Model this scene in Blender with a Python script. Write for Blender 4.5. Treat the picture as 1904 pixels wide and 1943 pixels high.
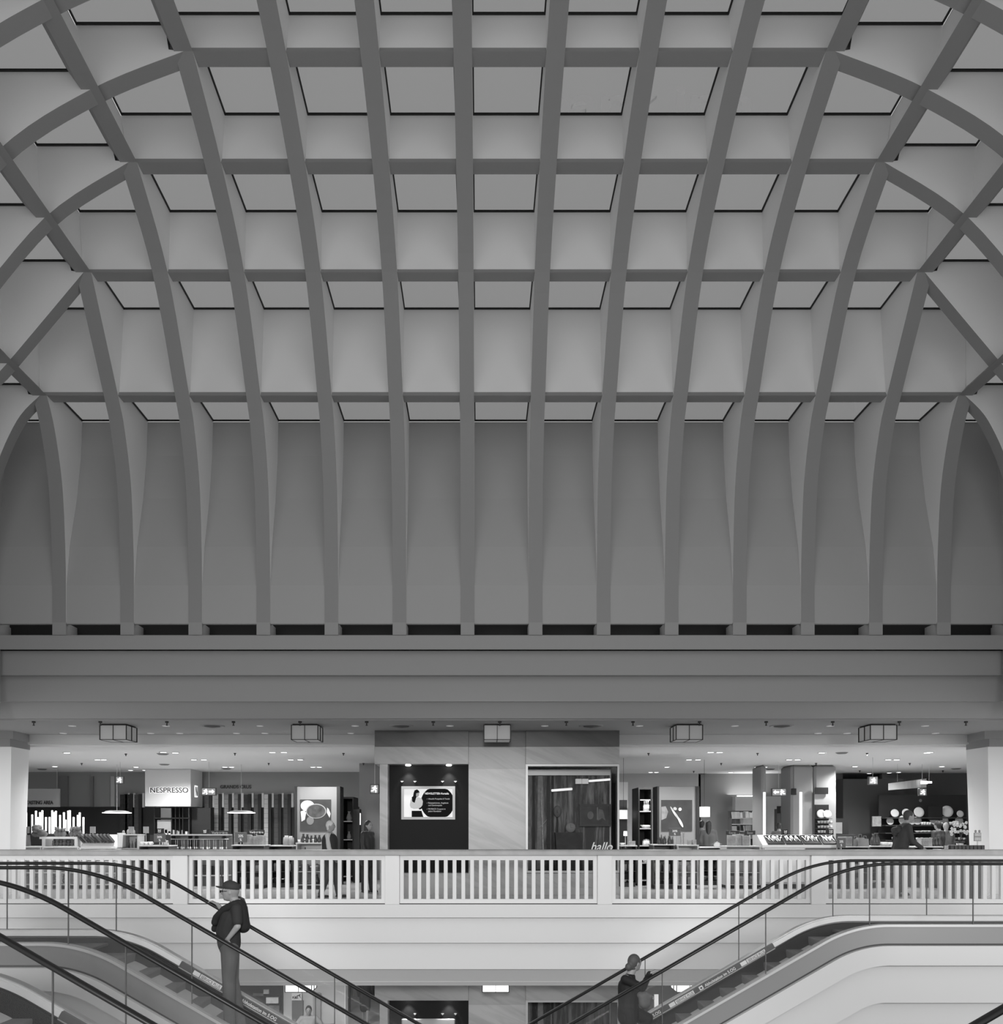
import bpy, bmesh, math, random
from mathutils import Vector, Matrix
R = random.Random(7)
for o in list(bpy.data.objects): bpy.data.objects.remove(o)
C = bpy.context.scene.collection
PI = math.pi
# ------------------------------------------------------------------ camera
F = 1626.0; CX = 912.0; CY = 1575.0; ZC = 1.38
cam_d = bpy.data.cameras.new('camera'); cam = bpy.data.objects.new('camera', cam_d); C.objects.link(cam)
cam.location = (0, 0, ZC); cam.rotation_euler = (PI/2, 0, 0)
cam_d.sensor_fit = 'HORIZONTAL'; cam_d.sensor_width = 36.0; cam_d.lens = 36.0*F/1904.0
cam_d.shift_x = (952-CX)/1904.0; cam_d.shift_y = (CY-971.5)/1904.0
cam_d.clip_start = 0.1; cam_d.clip_end = 300
bpy.context.scene.camera = cam
# ------------------------------------------------------------------ sky, exposure, large lights
W = bpy.data.worlds.new('sky'); bpy.context.scene.world = W; W.use_nodes = True
bg = W.node_tree.nodes['Background']; bg.inputs[0].default_value = (1, 1, 1, 1); bg.inputs[1].default_value = 0.90
vs = bpy.context.scene.view_settings
vs.view_transform = 'Standard'; vs.look = 'None'; vs.gamma = 1.0; vs.exposure = 0.0; vs.use_curve_mapping = False

def light(kind, name, loc, energy, aim=None, **kw):
    d = bpy.data.lights.new(name, kind); d.energy = energy
    for k, v in kw.items(): setattr(d, k, v)
    o = bpy.data.objects.new(name, d); C.objects.link(o); o.location = loc
    if aim is not None:
        o.rotation_euler = (Vector(aim)-Vector(loc)).to_track_quat('-Z', 'Y').to_euler()
    return o
# added unseen spots behind the camera; cones cut to brighten balcony, not cornice
for lx in (-8.2, 0, 8.2):
    light('SPOT', 'added_hall_spot', (lx, -3.0, 3.2), 4900, (lx*1.04, 16, -2.35), spot_size=math.radians(33.5), spot_blend=0.14, shadow_soft_size=1.0)

# ------------------------------------------------------------------ materials
MT = {}
def sl(v):  # srgb 0-255 -> linear
    v = v/255.0
    return v/12.92 if v <= .04045 else ((v+.055)/1.055)**2.4
def mat(name, g, rough=.6, metal=0.0, emit=0.0, spec=.4, bump=0.0, scale=20.0, var=0.0):
    if name in MT: return MT[name]
    m = bpy.data.materials.new(name); m.use_nodes = True; nt = m.node_tree
    b = nt.nodes['Principled BSDF']
    b.inputs['Base Color'].default_value = (g, g, g, 1); b.inputs['Roughness'].default_value = rough
    b.inputs['Metallic'].default_value = metal; b.inputs['Specular IOR Level'].default_value = spec
    if emit:
        b.inputs['Emission Color'].default_value = (1, 1, 1, 1); b.inputs['Emission Strength'].default_value = emit
    if bump or var:
        tc = nt.nodes.new('ShaderNodeTexCoord'); n = nt.nodes.new('ShaderNodeTexNoise'); n.inputs['Scale'].default_value = scale
        n.inputs['Detail'].default_value = 4
        nt.links.new(tc.outputs['Object'], n.inputs['Vector'])
        if var:
            r = nt.nodes.new('ShaderNodeMapRange'); r.inputs['To Min'].default_value = g*(1-var); r.inputs['To Max'].default_value = g*(1+var)
            nt.links.new(n.outputs['Fac'], r.inputs['Value']); nt.links.new(r.outputs[0], b.inputs['Base Color'])
        if bump:
            bp = nt.nodes.new('ShaderNodeBump'); bp.inputs['Strength'].default_value = bump; bp.inputs['Distance'].default_value = .01
            nt.links.new(n.outputs['Fac'], bp.inputs['Height']); nt.links.new(bp.outputs[0], b.inputs['Normal'])
    MT[name] = m; return m
def glassmat(name, haze=.06, tint=.95, refl=.9):
    if name in MT: return MT[name]
    m = bpy.data.materials.new(name); m.use_nodes = True; nt = m.node_tree; nt.nodes.clear()
    out = nt.nodes.new('ShaderNodeOutputMaterial'); tr = nt.nodes.new('ShaderNodeBsdfTransparent'); tr.inputs[0].default_value = (tint,)*3+(1,)
    gl = nt.nodes.new('ShaderNodeBsdfGlossy'); gl.inputs['Roughness'].default_value = .02; gl.inputs[0].default_value = (refl,)*3+(1,)
    df = nt.nodes.new('ShaderNodeBsdfDiffuse'); df.inputs[0].default_value = (.9, .9, .9, 1)
    lw_ = nt.nodes.new('ShaderNodeLayerWeight'); lw_.inputs['Blend'].default_value = .5
    pw_ = nt.nodes.new('ShaderNodeMath'); pw_.operation = 'POWER'; pw_.inputs[1].default_value = 5; nt.links.new(lw_.outputs['Facing'], pw_.inputs[0])
    fr = nt.nodes.new('ShaderNodeMath'); fr.operation = 'MULTIPLY_ADD'; fr.inputs[1].default_value = .9; fr.inputs[2].default_value = .03; nt.links.new(pw_.outputs[0], fr.inputs[0])
    m1 = nt.nodes.new('ShaderNodeMixShader'); m2 = nt.nodes.new('ShaderNodeMixShader'); m2.inputs[0].default_value = haze
    nt.links.new(fr.outputs[0], m1.inputs[0]); nt.links.new(tr.outputs[0], m1.inputs[1]); nt.links.new(gl.outputs[0], m1.inputs[2])
    nt.links.new(m1.outputs[0], m2.inputs[1]); nt.links.new(df.outputs[0], m2.inputs[2]); nt.links.new(m2.outputs[0], out.inputs[0])
    MT[name] = m; return m
def marble(name, g, dark=.78, scale=1.0):
    if name in MT: return MT[name]
    m = bpy.data.materials.new(name); m.use_nodes = True; nt = m.node_tree; b = nt.nodes['Principled BSDF']
    tc = nt.nodes.new('ShaderNodeTexCoord'); mp = nt.nodes.new('ShaderNodeMapping'); mp.inputs['Rotation'].default_value = (0, -.45, 0)
    mp2 = nt.nodes.new('ShaderNodeMapping'); mp2.inputs['Scale'].default_value = (.55, 1, 4.5)
    n = nt.nodes.new('ShaderNodeTexNoise'); n.inputs['Scale'].default_value = scale; n.inputs['Detail'].default_value = 9; n.inputs['Roughness'].default_value = .6; n.inputs['Distortion'].default_value = .7
    nt.links.new(tc.outputs['Object'], mp.inputs[0]); nt.links.new(mp.outputs[0], mp2.inputs[0]); nt.links.new(mp2.outputs[0], n.inputs['Vector'])
    r = nt.nodes.new('ShaderNodeMapRange'); r.inputs['From Min'].default_value = .36; r.inputs['From Max'].default_value = .56
    r.inputs['To Min'].default_value = g*dark; r.inputs['To Max'].default_value = g
    nt.links.new(n.outputs['Fac'], r.inputs['Value']); nt.links.new(r.outputs[0], b.inputs['Base Color']); b.inputs['Roughness'].default_value = .35
    MT[name] = m; return m
def streaks(name, lo, hi, sx=14.0, sz=.8, thr=.5, emit=0.0):
    """printed picture of dark foliage / trunks"""
    if name in MT: return MT[name]
    m = bpy.data.materials.new(name); m.use_nodes = True; nt = m.node_tree; b = nt.nodes['Principled BSDF']
    tc = nt.nodes.new('ShaderNodeTexCoord'); mp = nt.nodes.new('ShaderNodeMapping'); mp.inputs['Scale'].default_value = (sx, 1, sz)
    n = nt.nodes.new('ShaderNodeTexNoise'); n.inputs['Scale'].default_value = 1; n.inputs['Detail'].default_value = 6; n.inputs['Roughness'].default_value = .65; n.inputs['Distortion'].default_value = .4
    nt.links.new(tc.outputs['Object'], mp.inputs[0]); nt.links.new(mp.outputs[0], n.inputs['Vector'])
    r = nt.nodes.new('ShaderNodeMapRange'); r.inputs['From Min'].default_value = thr; r.inputs['From Max'].default_value = thr+.25
    r.inputs['To Min'].default_value = lo; r.inputs['To Max'].default_value = hi
    nt.links.new(n.outputs['Fac'], r.inputs['Value']); nt.links.new(r.outputs[0], b.inputs['Base Color']); b.inputs['Roughness'].default_value = .5
    MT[name] = m; return m
M_vault_lit = mat('vault paint lit coffers', .77, .7, bump=.05, scale=60)  # vault paint, lightened in the coffers to stand for skylight falling there
M_vault_low_shade = mat('vault paint shaded base', .39, .7, bump=.05, scale=60)  # same vault paint darkened, light falloff down the wall put into colour
M_vault_rib_shade = mat('vault paint shaded ribs', .285, .7, bump=.05, scale=60)  # same vault paint darkened, shade on rib undersides and beams put into colour
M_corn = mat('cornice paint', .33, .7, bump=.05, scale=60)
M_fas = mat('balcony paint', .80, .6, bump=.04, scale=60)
M_rail = mat('railing lacquer', .84, .45)
M_wood = mat('handrail oak', .42, .45, var=.25, scale=5, bump=.05)
M_black = mat('black', .012, .5)
M_dark = mat('charcoal', .03, .55)
M_rubber = mat('black rubber handrail', .010, .38, spec=.4)
M_alu = mat('brushed aluminium', .55, .38, metal=.55)
M_steel = mat('grey steel cladding', .24, .42, metal=.35)
M_steeld = mat('dark seam', .06, .5)
M_white = mat('white lacquer', .82, .4)
M_lite = mat('light grey', .5, .6)
M_grey = mat('mid grey', .25, .6)
M_dgrey = mat('dark grey', .09, .6)
M_glass = glassmat('balustrade glass', .015, .97, .3)
M_clear = glassmat('clear glass', .02)
M_sky = glassmat('skylight glass', .0, .545)
M_floor = mat('pale stone floor', .55, .18, var=.12, scale=2.5)
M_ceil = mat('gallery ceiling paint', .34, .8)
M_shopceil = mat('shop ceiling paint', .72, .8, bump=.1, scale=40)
M_marble = marble('grey marble', .50)
M_marbled = marble('dark marble course', .085)
M_skin = mat('skin', .29, .55)
M_hairg = mat('grey hair', .42, .7, bump=.5, scale=120)
M_haird = mat('dark hair', .035, .5, bump=.5, scale=120)

# ------------------------------------------------------------------ helpers
def P(px, py, Y): return Vector(((px-CX)/F*Y, Y, ZC-(py-CY)/F*Y))
def X(px, Y): return (px-CX)/F*Y
def Z(py, Y): return ZC-(py-CY)/F*Y
class MB:
    def __init__(s): s.v = []; s.f = []; s.sm = []
    def add(s, vs, fs, smooth=False):
        n = len(s.v); s.v += [tuple(v) for v in vs]
        for f in fs: s.f.append(tuple(i+n for i in f)); s.sm.append(smooth)
        return s
    def box(s, x0, x1, y0, y1, z0, z1):
        if x0 > x1: x0, x1 = x1, x0
        if y0 > y1: y0, y1 = y1, y0
        if z0 > z1: z0, z1 = z1, z0
        v = [(x, y, z) for x in (x0, x1) for y in (y0, y1) for z in (z0, z1)]
        return s.add(v, [(0, 1, 3, 2), (4, 6, 7, 5), (0, 4, 5, 1), (2, 3, 7, 6), (0, 2, 6, 4), (1, 5, 7, 3)])
    def bbox(s, x0, x1, y0, y1, z0, z1, c=.01):
        """box with a chamfer round its vertical edges and its top"""
        pts = [(x0+c, y0), (x1-c, y0), (x1, y0+c), (x1, y1-c), (x1-c, y1), (x0+c, y1), (x0, y1-c), (x0, y0+c)]
        mx, my = (x0+x1)/2, (y0+y1)/2
        ins = [(mx+(x-mx)*(1-2*c/(x1-x0)), my+(y-my)*(1-2*c/(y1-y0))) for x, y in pts]
        v = [(x, y, z0) for x, y in pts]+[(x, y, z1-c) for x, y in pts]+[(x, y, z1) for x, y in ins]
        f = [tuple(range(7, -1, -1)), tuple(range(16, 24))]
        for r in (0, 8):
            for i in range(8): f.append((r+i, r+(i+1) % 8, r+8+(i+1) % 8, r+8+i))
        return s.add(v, f)
    def prism(s, poly, a, b, axis='y'):
        n = len(poly)
        def mk(p, t):
            if axis == 'y': return (p[0], t, p[1])
            if axis == 'x': return (t, p[0], p[1])
            return (p[0], p[1], t)
        v = [mk(p, a) for p in poly]+[mk(p, b) for p in poly]
        f = [tuple(range(n)), tuple(range(2*n-1, n-1, -1))]+[(i, i+n, (i+1) % n+n, (i+1) % n) for i in range(n)]
        return s.add(v, f)
    def tube(s, pts, r, n=10, cap=True, ry=None):
        pts = [Vector(p) for p in pts]; rr = r if isinstance(r, (list, tuple)) else [r]*len(pts)
        v = []; up = None
        for i, p in enumerate(pts):
            t = (pts[min(i+1, len(pts)-1)]-pts[max(i-1, 0)]).normalized()
            if up is None: up = Vector((0, 0, 1)) if abs(t.z) < .9 else Vector((0, 1, 0))
            a = t.cross(up).normalized(); up2 = a.cross(t).normalized(); up = up2
            for k in range(n):
                w = 2*PI*k/n; v.append(p+(a*math.cos(w)*(ry or 1)+up2*math.sin(w))*rr[i])
        f = []
        for i in range(len(pts)-1):
            for k in range(n): f.append((i*n+k, i*n+(k+1) % n, (i+1)*n+(k+1) % n, (i+1)*n+k))
        if cap: f += [tuple(range(n-1, -1, -1)), tuple((len(pts)-1)*n+k for k in range(n))]
        return s.add(v, f, True)
    def cyl(s, x, y, z0, z1, r, n=16, r2=None):
        r2 = r if r2 is None else r2
        v = [(x+r*math.cos(2*PI*k/n), y+r*math.sin(2*PI*k/n), z0) for k in range(n)]+[(x+r2*math.cos(2*PI*k/n), y+r2*math.sin(2*PI*k/n), z1) for k in range(n)]
        f = [(k, (k+1) % n, n+(k+1) % n, n+k) for k in range(n)]
        s.add(v, f, True); return s.add(v, [tuple(range(n-1, -1, -1)), tuple(range(n, 2*n))])
    def lathe(s, x, y, prof, n=16, M=None):
        v = []
        for (r, z) in prof:
            for k in range(n): v.append(Vector((r*math.cos(2*PI*k/n), r*math.sin(2*PI*k/n), z)))
        if M: v = [M @ a for a in v]
        v = [a+Vector((x, y, 0)) for a in v]
        f = []
        for i in range(len(prof)-1):
            for k in range(n): f.append((i*n+k, i*n+(k+1) % n, (i+1)*n+(k+1) % n, (i+1)*n+k))
        return s.add(v, f, True)
    def ell(s, c, r, n=12, m=8, M=None):
        c = Vector(c); r = (r,)*3 if isinstance(r, (int, float)) else r; v = [Vector((0, 0, -r[2]))]
        for i in range(1, m):
            a = PI*i/m-PI/2
            for k in range(n): v.append(Vector((r[0]*math.cos(a)*math.cos(2*PI*k/n), r[1]*math.cos(a)*math.sin(2*PI*k/n), r[2]*math.sin(a))))
        v.append(Vector((0, 0, r[2])))
        if M: v = [M @ a for a in v]
        v = [a+c for a in v]; f = [(0, 1+(k+1) % n, 1+k) for k in range(n)]
        for i in range(m-2):
            for k in range(n): a = 1+i*n; f.append((a+k, a+(k+1) % n, a+n+(k+1) % n, a+n+k))
        a = 1+(m-2)*n; f += [(a+k, a+(k+1) % n, len(v)-1) for k in range(n)]
        return s.add(v, f, True)
    def cap(s, p0, r0, p1, r1, n=12):
        """tapered limb with round ends"""
        p0 = Vector(p0); p1 = Vector(p1); d = (p1-p0); L = d.length
        if L < 1e-5: return s.ell(p0, r0, n)
        q = d.to_track_quat('Z', 'Y'); prof = []
        for i in range(4): a = -PI/2+PI/2*i/4; prof.append((max(r0*math.cos(a), 1e-4), r0*math.sin(a)))
        prof += [(r0, 0), (r1, L)]
        for i in range(1, 5): a = PI/2*i/4; prof.append((max(r1*math.cos(a), 1e-4), L+r1*math.sin(a)))
        M = q.to_matrix(); v = []
        for (r, z) in prof:
            for k in range(n): v.append(M @ Vector((r*math.cos(2*PI*k/n), r*math.sin(2*PI*k/n), z))+p0)
        f = [tuple(range(n-1, -1, -1))]
        for i in range(len(prof)-1):
            for k in range(n): f.append((i*n+k, i*n+(k+1) % n, (i+1)*n+(k+1) % n, (i+1)*n+k))
        f.append(tuple((len(prof)-1)*n+k for k in range(n)))
        return s.add(v, f, True)
    def build(s, name, m, parent=None, bevel=0, loc=None):
        me = bpy.data.meshes.new(name); org = Vector(loc) if loc is not None else None
        me.from_pydata([tuple(Vector(v)-org) for v in s.v] if org is not None else s.v, [], s.f)
        for p, q in zip(me.polygons, s.sm): p.use_smooth = q
        me.materials.append(m)
        bm = bmesh.new(); bm.from_mesh(me); bmesh.ops.recalc_face_normals(bm, faces=bm.faces); bm.to_mesh(me); bm.free()
        o = bpy.data.objects.new(name, me); C.objects.link(o)
        if org is not None: o.location = org
        if parent: o.parent = parent
        if bevel:
            b = o.modifiers.new('bevel', 'BEVEL'); b.width = bevel; b.segments = 2; b.limit_method = 'ANGLE'
        return o
def tag(o, label=None, cat=None, group=None, kind=None):
    if label: o['label'] = label
    if cat: o['category'] = cat
    if group: o['group'] = group
    if kind: o['kind'] = kind
    return o
def thing(name, label, cat, loc=(0, 0, 0), group=None, kind=None, rz=0):
    o = bpy.data.objects.new(name, None); C.objects.link(o); o.location = loc; o.rotation_euler = (0, 0, rz)
    o.empty_display_size = .1
    return tag(o, label, cat, group, kind)
def struct(name, mb, m, label, cat='wall', bevel=0):
    return tag(mb.build(name, m, bevel=bevel), label, cat, kind='structure')
def copy_tree(o, parent=None):
    c = o.copy(); C.objects.link(c)
    if parent: c.parent = parent
    for ch in [x for x in bpy.data.objects if x.parent == o]: copy_tree(ch, c)
    return c
KIDS = {}
def dup(root, kids, loc, rz=None, label=None, group=None, scale=None):
    r = root.copy(); C.objects.link(r); r.location = loc
    if rz is not None: r.rotation_euler = (0, 0, rz)
    if label: r['label'] = label
    if group: r['group'] = group
    if scale is not None: r.scale = scale if isinstance(scale, tuple) else (scale,)*3
    for k in kids:
        c = k.copy(); C.objects.link(c); c.parent = r
    return r
def text(body, name, m, loc, size, parent=None, rot=(PI/2, 0, 0), width=None, ext=.004, align='LEFT', shear=0, bold=0.0, sp=1.0):
    cu = bpy.data.curves.new(name, 'FONT'); cu.body = body; cu.size = size; cu.extrude = ext; cu.align_x = align; cu.shear = shear; cu.offset = bold; cu.space_character = sp
    t = bpy.data.objects.new(name, cu); C.objects.link(t); bpy.context.view_layer.update()
    me = bpy.data.meshes.new_from_object(t.evaluated_get(bpy.context.evaluated_depsgraph_get())); bpy.data.objects.remove(t)
    me.materials.clear(); me.materials.append(m)
    if width:
        xs = [v.co.x for v in me.vertices]; w = max(xs)-min(xs); k = width/w
        for v in me.vertices: v.co.x *= k
    o = bpy.data.objects.new(name, me); C.objects.link(o); o.location = loc; o.rotation_euler = rot
    if parent: o.parent = parent
    return o
# ================================================================== the vault
BAY = 1.27; OX = .31
def V(x, y, z): return (BAY*(x+OX), BAY*y, ZC+BAY*z)
YK = [12.585, 12.03, 11.2, 10.2, 9.2, 8.2, 7.2, 6.2]
ZK = [2.8, 6.10, 7.29, 7.95, 8.36, 8.62, 8.78, 8.86]
YP = [13.1, 12.23, 11.29, 10.36, 9.36, 8.36, 7.36]
ZP = [6.24, 7.42, 8.13, 8.63, 8.89, 9.06, 9.14]
DP = [.10, .12, .10, .16, .16, .16, .16]
low = [(12.585, 3.03), (12.585, 3.6), (12.56, 4.2), (12.47, 5.04), (12.25, 5.73)]
lows = [(7.33, 3.03), (7.33, 3.6), (7.29, 4.2), (7.13, 5.04), (6.82, 5.75)]
def smooth(pts, n=5):
    out = []; m = len(pts)
    for i in range(m-1):
        p0 = pts[max(i-1, 0)]; p1 = pts[i]; p2 = pts[i+1]; p3 = pts[min(i+2, m-1)]
        for k in range(n):
            t = k/n
            out.append(tuple(.5*((2*p1[a])+(-p0[a]+p2[a])*t+(2*p0[a]-5*p1[a]+4*p2[a]-p3[a])*t*t+(-p0[a]+3*p1[a]-3*p2[a]+p3[a])*t**3) for a in (0, 1)))
    out.append(pts[-1]); return out
vault = thing('ceiling', 'ribbed grey coved vault of the hall with rows of skylights', 'ceiling', kind='structure')
panelc = [(12.595, 3.03), (12.60, 3.6), (12.70, 4.2), (12.93, 5.0), (13.06, 5.7), (13.1, 6.24)]
panelcs = [(7.42, 3.03), (7.42, 3.3), (7.46, 4.0), (7.52, 5.0), (7.56, 5.7), (7.6, 6.24)]
def rib_poly(k, side):
    """profile of a rib that runs from the spring line up to row k"""
    lo = (lows if side else low)[:]; lo = lo+[((7.5-i) if side else YK[i], ZK[i]) for i in range(1, k+1)]
    c = smooth(lo, 6)
    pc = panelcs if side else panelc
    up = [(a+.02, b) for a, b in pc]; up[-1] = (up[-1][0], ZP[0]+.02)
    for i in range(1, k+1):
        a = (7.5-i if side else YK[i])+.26
        if i < k:
            pa = (7.5-i+DP[i]) if side else YP[i]
            up += [(a, ZP[i-1]+.02), (pa+.02, ZP[i]+.02)]
        else: up += [(a-.06, ZP[i-1]+.02), (a-.10, ZK[i]+.02)]
    return c+up[::-1]
def rib_obj(mb, n):
    o = mb.build('rib', M_vault_rib_shade, vault); o.data.materials.append(M_vault_lit)
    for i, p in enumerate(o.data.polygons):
        if i < 2: p.material_index = 1  # lighter tone on rib flanks stands for skylight reaching them
    return o
for sx in (-1, 1):
    for j in range(7):                                    # ribs rising on the far wall
        xr = .5+j; k = 7-j
        x = sx*xr
        mb = MB(); poly = rib_poly(k, False); a, b = x-.1, x+.1
        n = len(poly); v = [V(a, p[0], p[1]) for p in poly]+[V(b, p[0], p[1]) for p in poly]
        mb.add(v, [tuple(range(n)), tuple(range(2*n-1, n-1, -1))]+[(i, i+n, (i+1) % n+n, (i+1) % n) for i in range(n)])
        rib_obj(mb, n)
    for k in range(1, 8):                                 # ribs rising on the side walls
        poly = rib_poly(k, True); y0, y1 = YK[k], YK[k]+.19; mb = MB(); n = len(poly)
        v = [V(sx*p[0], y0, p[1]) for p in poly]+[V(sx*p[0], y1, p[1]) for p in poly]
        mb.add(v, [tuple(range(n)), tuple(range(2*n-1, n-1, -1))]+[(i, i+n, (i+1) % n+n, (i+1) % n) for i in range(n)])
        rib_obj(mb, n)
    for k in range(1, 7):                                 # beams running towards the viewer
        xk = 7.5-k; mb = MB(); y0, y1 = 3.0, YK[k]+.1
        sec = [(xk-.1, ZK[k]), (xk+.1, ZK[k]), (xk+.24, ZP[k-1]+.02), (xk+.16, ZP[k]), (xk+.08, ZP[k])]
        sec = [(xk-.1, ZK[k]), (xk+.1, ZK[k]), (xk+.25, ZP[k-1]+.03), (xk+.2, ZP[k-1]+.2), (xk+.0, ZK[k]+.1)]
        n = len(sec); v = [V(sx*p[0], y0, p[1]) for p in sec]+[V(sx*p[0], y1, p[1]) for p in sec]
        mb.add(v, [tuple(range(n)), tuple(range(2*n-1, n-1, -1))]+[(i, i+n, (i+1) % n+n, (i+1) % n) for i in range(n)])
        mb.build('cross_beam', M_vault_rib_shade, vault)
for k in range(1, 7):                                     # horizontal beams across the far side
    xk = 7.5-k+.1; mb = MB(); y = YK[k]
    sec = [(y, ZK[k]), (y+.19, ZK[k]), (y+.27, ZP[k-1]+.03), (y+.22, ZP[k-1]+.2), (y+.06, ZK[k]+.1)]
    n = len(sec); v = [V(-xk, p[0], p[1]) for p in sec]+[V(xk, p[0], p[1]) for p in sec]
    mb.add(v, [tuple(range(n)), tuple(range(2*n-1, n-1, -1))]+[(i, i+n, (i+1) % n+n, (i+1) % n) for i in range(n)])
    mb.build('cross_beam', M_vault_rib_shade, vault)
# coffer panels
def sheet(mb, A, B, th=(0, 0, 0)):
    """strip between two polylines of bay points, given thickness by an offset"""
    n = len(A); a = [V(*p) for p in A]; b = [V(*p) for p in B]; t = Vector(th)
    v = a+b+[tuple(Vector(p)+t) for p in a]+[tuple(Vector(p)+t) for p in b]
    f = []
    for i in range(n-1): f += [(i, i+1, n+i+1, n+i), (2*n+i, 3*n+i, 3*n+i+1, 2*n+i+1)]
    f += [(0, n, 3*n, 2*n), (n-1, 3*n-1, 4*n-1, 2*n-1)]
    for i in range(n-1): f += [(i, 2*n+i, 2*n+i+1, i+1), (n+i, n+i+1, 3*n+i+1, 3*n+i)]
    mb.add(v, f)
for k in range(0, 7):
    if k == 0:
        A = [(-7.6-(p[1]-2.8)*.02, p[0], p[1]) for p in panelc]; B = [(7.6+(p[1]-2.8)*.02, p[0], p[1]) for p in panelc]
        mb = MB(); sheet(mb, A, B, (0, .08, 0)); mb.build('coffer_panel', M_vault_low_shade, vault)
    else:
        xa = 7.5-k; A = [(-xa-.02, YK[k]+.035, ZK[k]+.015), (-xa-DP[k], YP[k], ZP[k]+.01)]; B = [(xa+.02, YK[k]+.035, ZK[k]+.015), (xa+DP[k], YP[k], ZP[k]+.01)]
        mb = MB(); sheet(mb, A, B, (0, .05, 0)); mb.build('coffer_panel', M_vault_lit, vault)
    for sx in (-1, 1):
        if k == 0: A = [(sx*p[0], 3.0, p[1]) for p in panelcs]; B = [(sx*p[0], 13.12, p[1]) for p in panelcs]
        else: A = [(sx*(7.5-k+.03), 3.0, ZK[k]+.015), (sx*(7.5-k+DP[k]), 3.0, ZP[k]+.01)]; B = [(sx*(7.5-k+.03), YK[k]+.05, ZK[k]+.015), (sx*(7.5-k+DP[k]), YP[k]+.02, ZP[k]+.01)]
        mb = MB(); sheet(mb, A, B, (sx*.05, 0, 0)); mb.build('coffer_panel', M_vault_low_shade if k == 0 else M_vault_lit, vault)
# skylight panes
wn = [0]
def in_view(x0, x1, y0, y1, z):
    pts = [V(x, y, z) for x in (x0, x1) for y in (y0, y1)]
    px = [CX+F*p[0]/p[1] for p in pts]; py = [CY-F*(p[2]-ZC)/p[1] for p in pts]
    return max(px) > -500 and min(px) < 2400 and max(py) > -420
rown = ['lowest', 'second', 'third', 'fourth', 'fifth', 'sixth', 'top']
def pane(x0, x1, y0, y1, z, desc):
    wn[0] += 1
    t = thing('window_%d' % wn[0], desc, 'skylight', V((x0+x1)/2, (y0+y1)/2, z), kind='structure')
    ax, ay = BAY*(x1-x0)/2, BAY*(y1-y0)/2; w = .02; h = .03
    g = MB(); g.box(-ax+w, ax-w, -ay+w, ay-w, .01, .03); g.build('pane', M_sky, t)
    f = MB(); f.box(-ax, -ax+w, -ay, ay, 0, h); f.box(ax-w, ax, -ay, ay, 0, h); f.box(-ax+w, ax-w, ay-w, ay, 0, h); f.box(-ax+w, ax-w, -ay, -ay+w, 0, h)
    f.build('frame', M_black, t)
for k in range(0, 6):
    nx = 13-2*k
    for i in range(nx):
        x0 = -(6.5-k)+i+.1; x1 = x0+.8
        if in_view(x0, x1, YK[k+1]+.2, YP[k], ZP[k]):
            pane(x0, x1, YK[k+1]+.22, YP[k]-.01, ZP[k], 'skylight in the %s row of the far vault slope, number %d from the left' % (rown[k], i+1))
    for sx in (-1, 1):
        side = 'left' if sx < 0 else 'right'
        xi, xo = 6.5-k+.12, 7.5-k+DP[k]-.01
        a, b = (xi, xo) if sx > 0 else (-xo, -xi)
        pane(a, b, YK[k+1]+.22, YP[k]-.01, ZP[k], 'skylight in the %s %s corner coffer of the vault' % (rown[k], side))
        for j in range(k+1, 7):
            if in_view(a, b, YK[j+1]+.2, YK[j], ZP[k]):
                pane(a, b, YK[j+1]+.2, YK[j]-.01, ZP[k], 'skylight on the %s vault slope, %s row, number %d from the far corner' % (side, rown[k], j-k))
# ------------------------------------------------------------------ upper wall with air slots and stepped cornice
zt, zb = 5.232, 5.016
y0 = BAY*12.585
mb = MB()
xl, xr = V(-9.6, 0, 0)[0], V(9.6, 0, 0)[0]
edges = [V(j-.1, 0, 0)[0] for j in [i-6.5 for i in range(14)]]
for j in range(16):
    x = -7.5+j; mb.box(V(x-.1, 0, 0)[0], V(x+.1, 0, 0)[0], y0, y0+.45, zb-.02, zt+.02)
mb.box(xl, V(-7.6, 0, 0)[0]+.1, y0, y0+.45, zb, zt); mb.box(V(7.6, 0, 0)[0]-.1, xr, y0, y0+.45, zb, zt)
mb.box(xl, xr, y0, y0+.45, 4.743, zb)
struct('wall_upper_far', mb, M_corn, 'grey wall strip with piers between the dark air slots under the vault')
mb = MB(); mb.box(xl, xr, y0+.45, y0+.5, 4.743, 5.4); struct('wall_slot_back', mb, M_black, 'black back of the long row of air slots under the vault')
mb = MB()
for sx in (-1, 1): mb.box(V(sx*7.45, 0, 0)[0], V(sx*9.6, 0, 0)[0], y0, y0+.5, zt, 5.4)
struct('trim_1', mb, M_corn, 'grey wall corners beside the vault ends')
for sx, nm in ((-1, 'left'), (1, 'right')):
    mb = MB(); xa = V(sx*7.36, 0, 0)[0]; mb.box(xa, xa+sx*.5, 3.8, y0-.01, 3.52, ZC+BAY*3.03); struct('wall_upper_'+nm, mb, M_corn, 'grey %s cornice wall carrying the vault' % nm)
def cornice(dz, name, m, bands, label):
    mb = MB()
    for (ya, za, zb_) in bands[:-1]: mb.box(-14, 14, ya, 16.6, za+dz, zb_+dz)
    yb_, zlo, zhi = bands[-1]; mb.prism([(16.30, zhi), (yb_+.12, zhi), (yb_+.12, zlo), (yb_, zlo)], -14, 14, 'x')
    return struct(name, mb, m, label)
cornice(0, 'wall_cornice_upper', M_corn, [(15.94, 4.743, 5.0), (16.08, 4.287, 4.743), (16.22, 3.814, 4.287), (16.5, 3.53, 3.814)], 'grey stepped cornice above the upper gallery')
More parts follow.
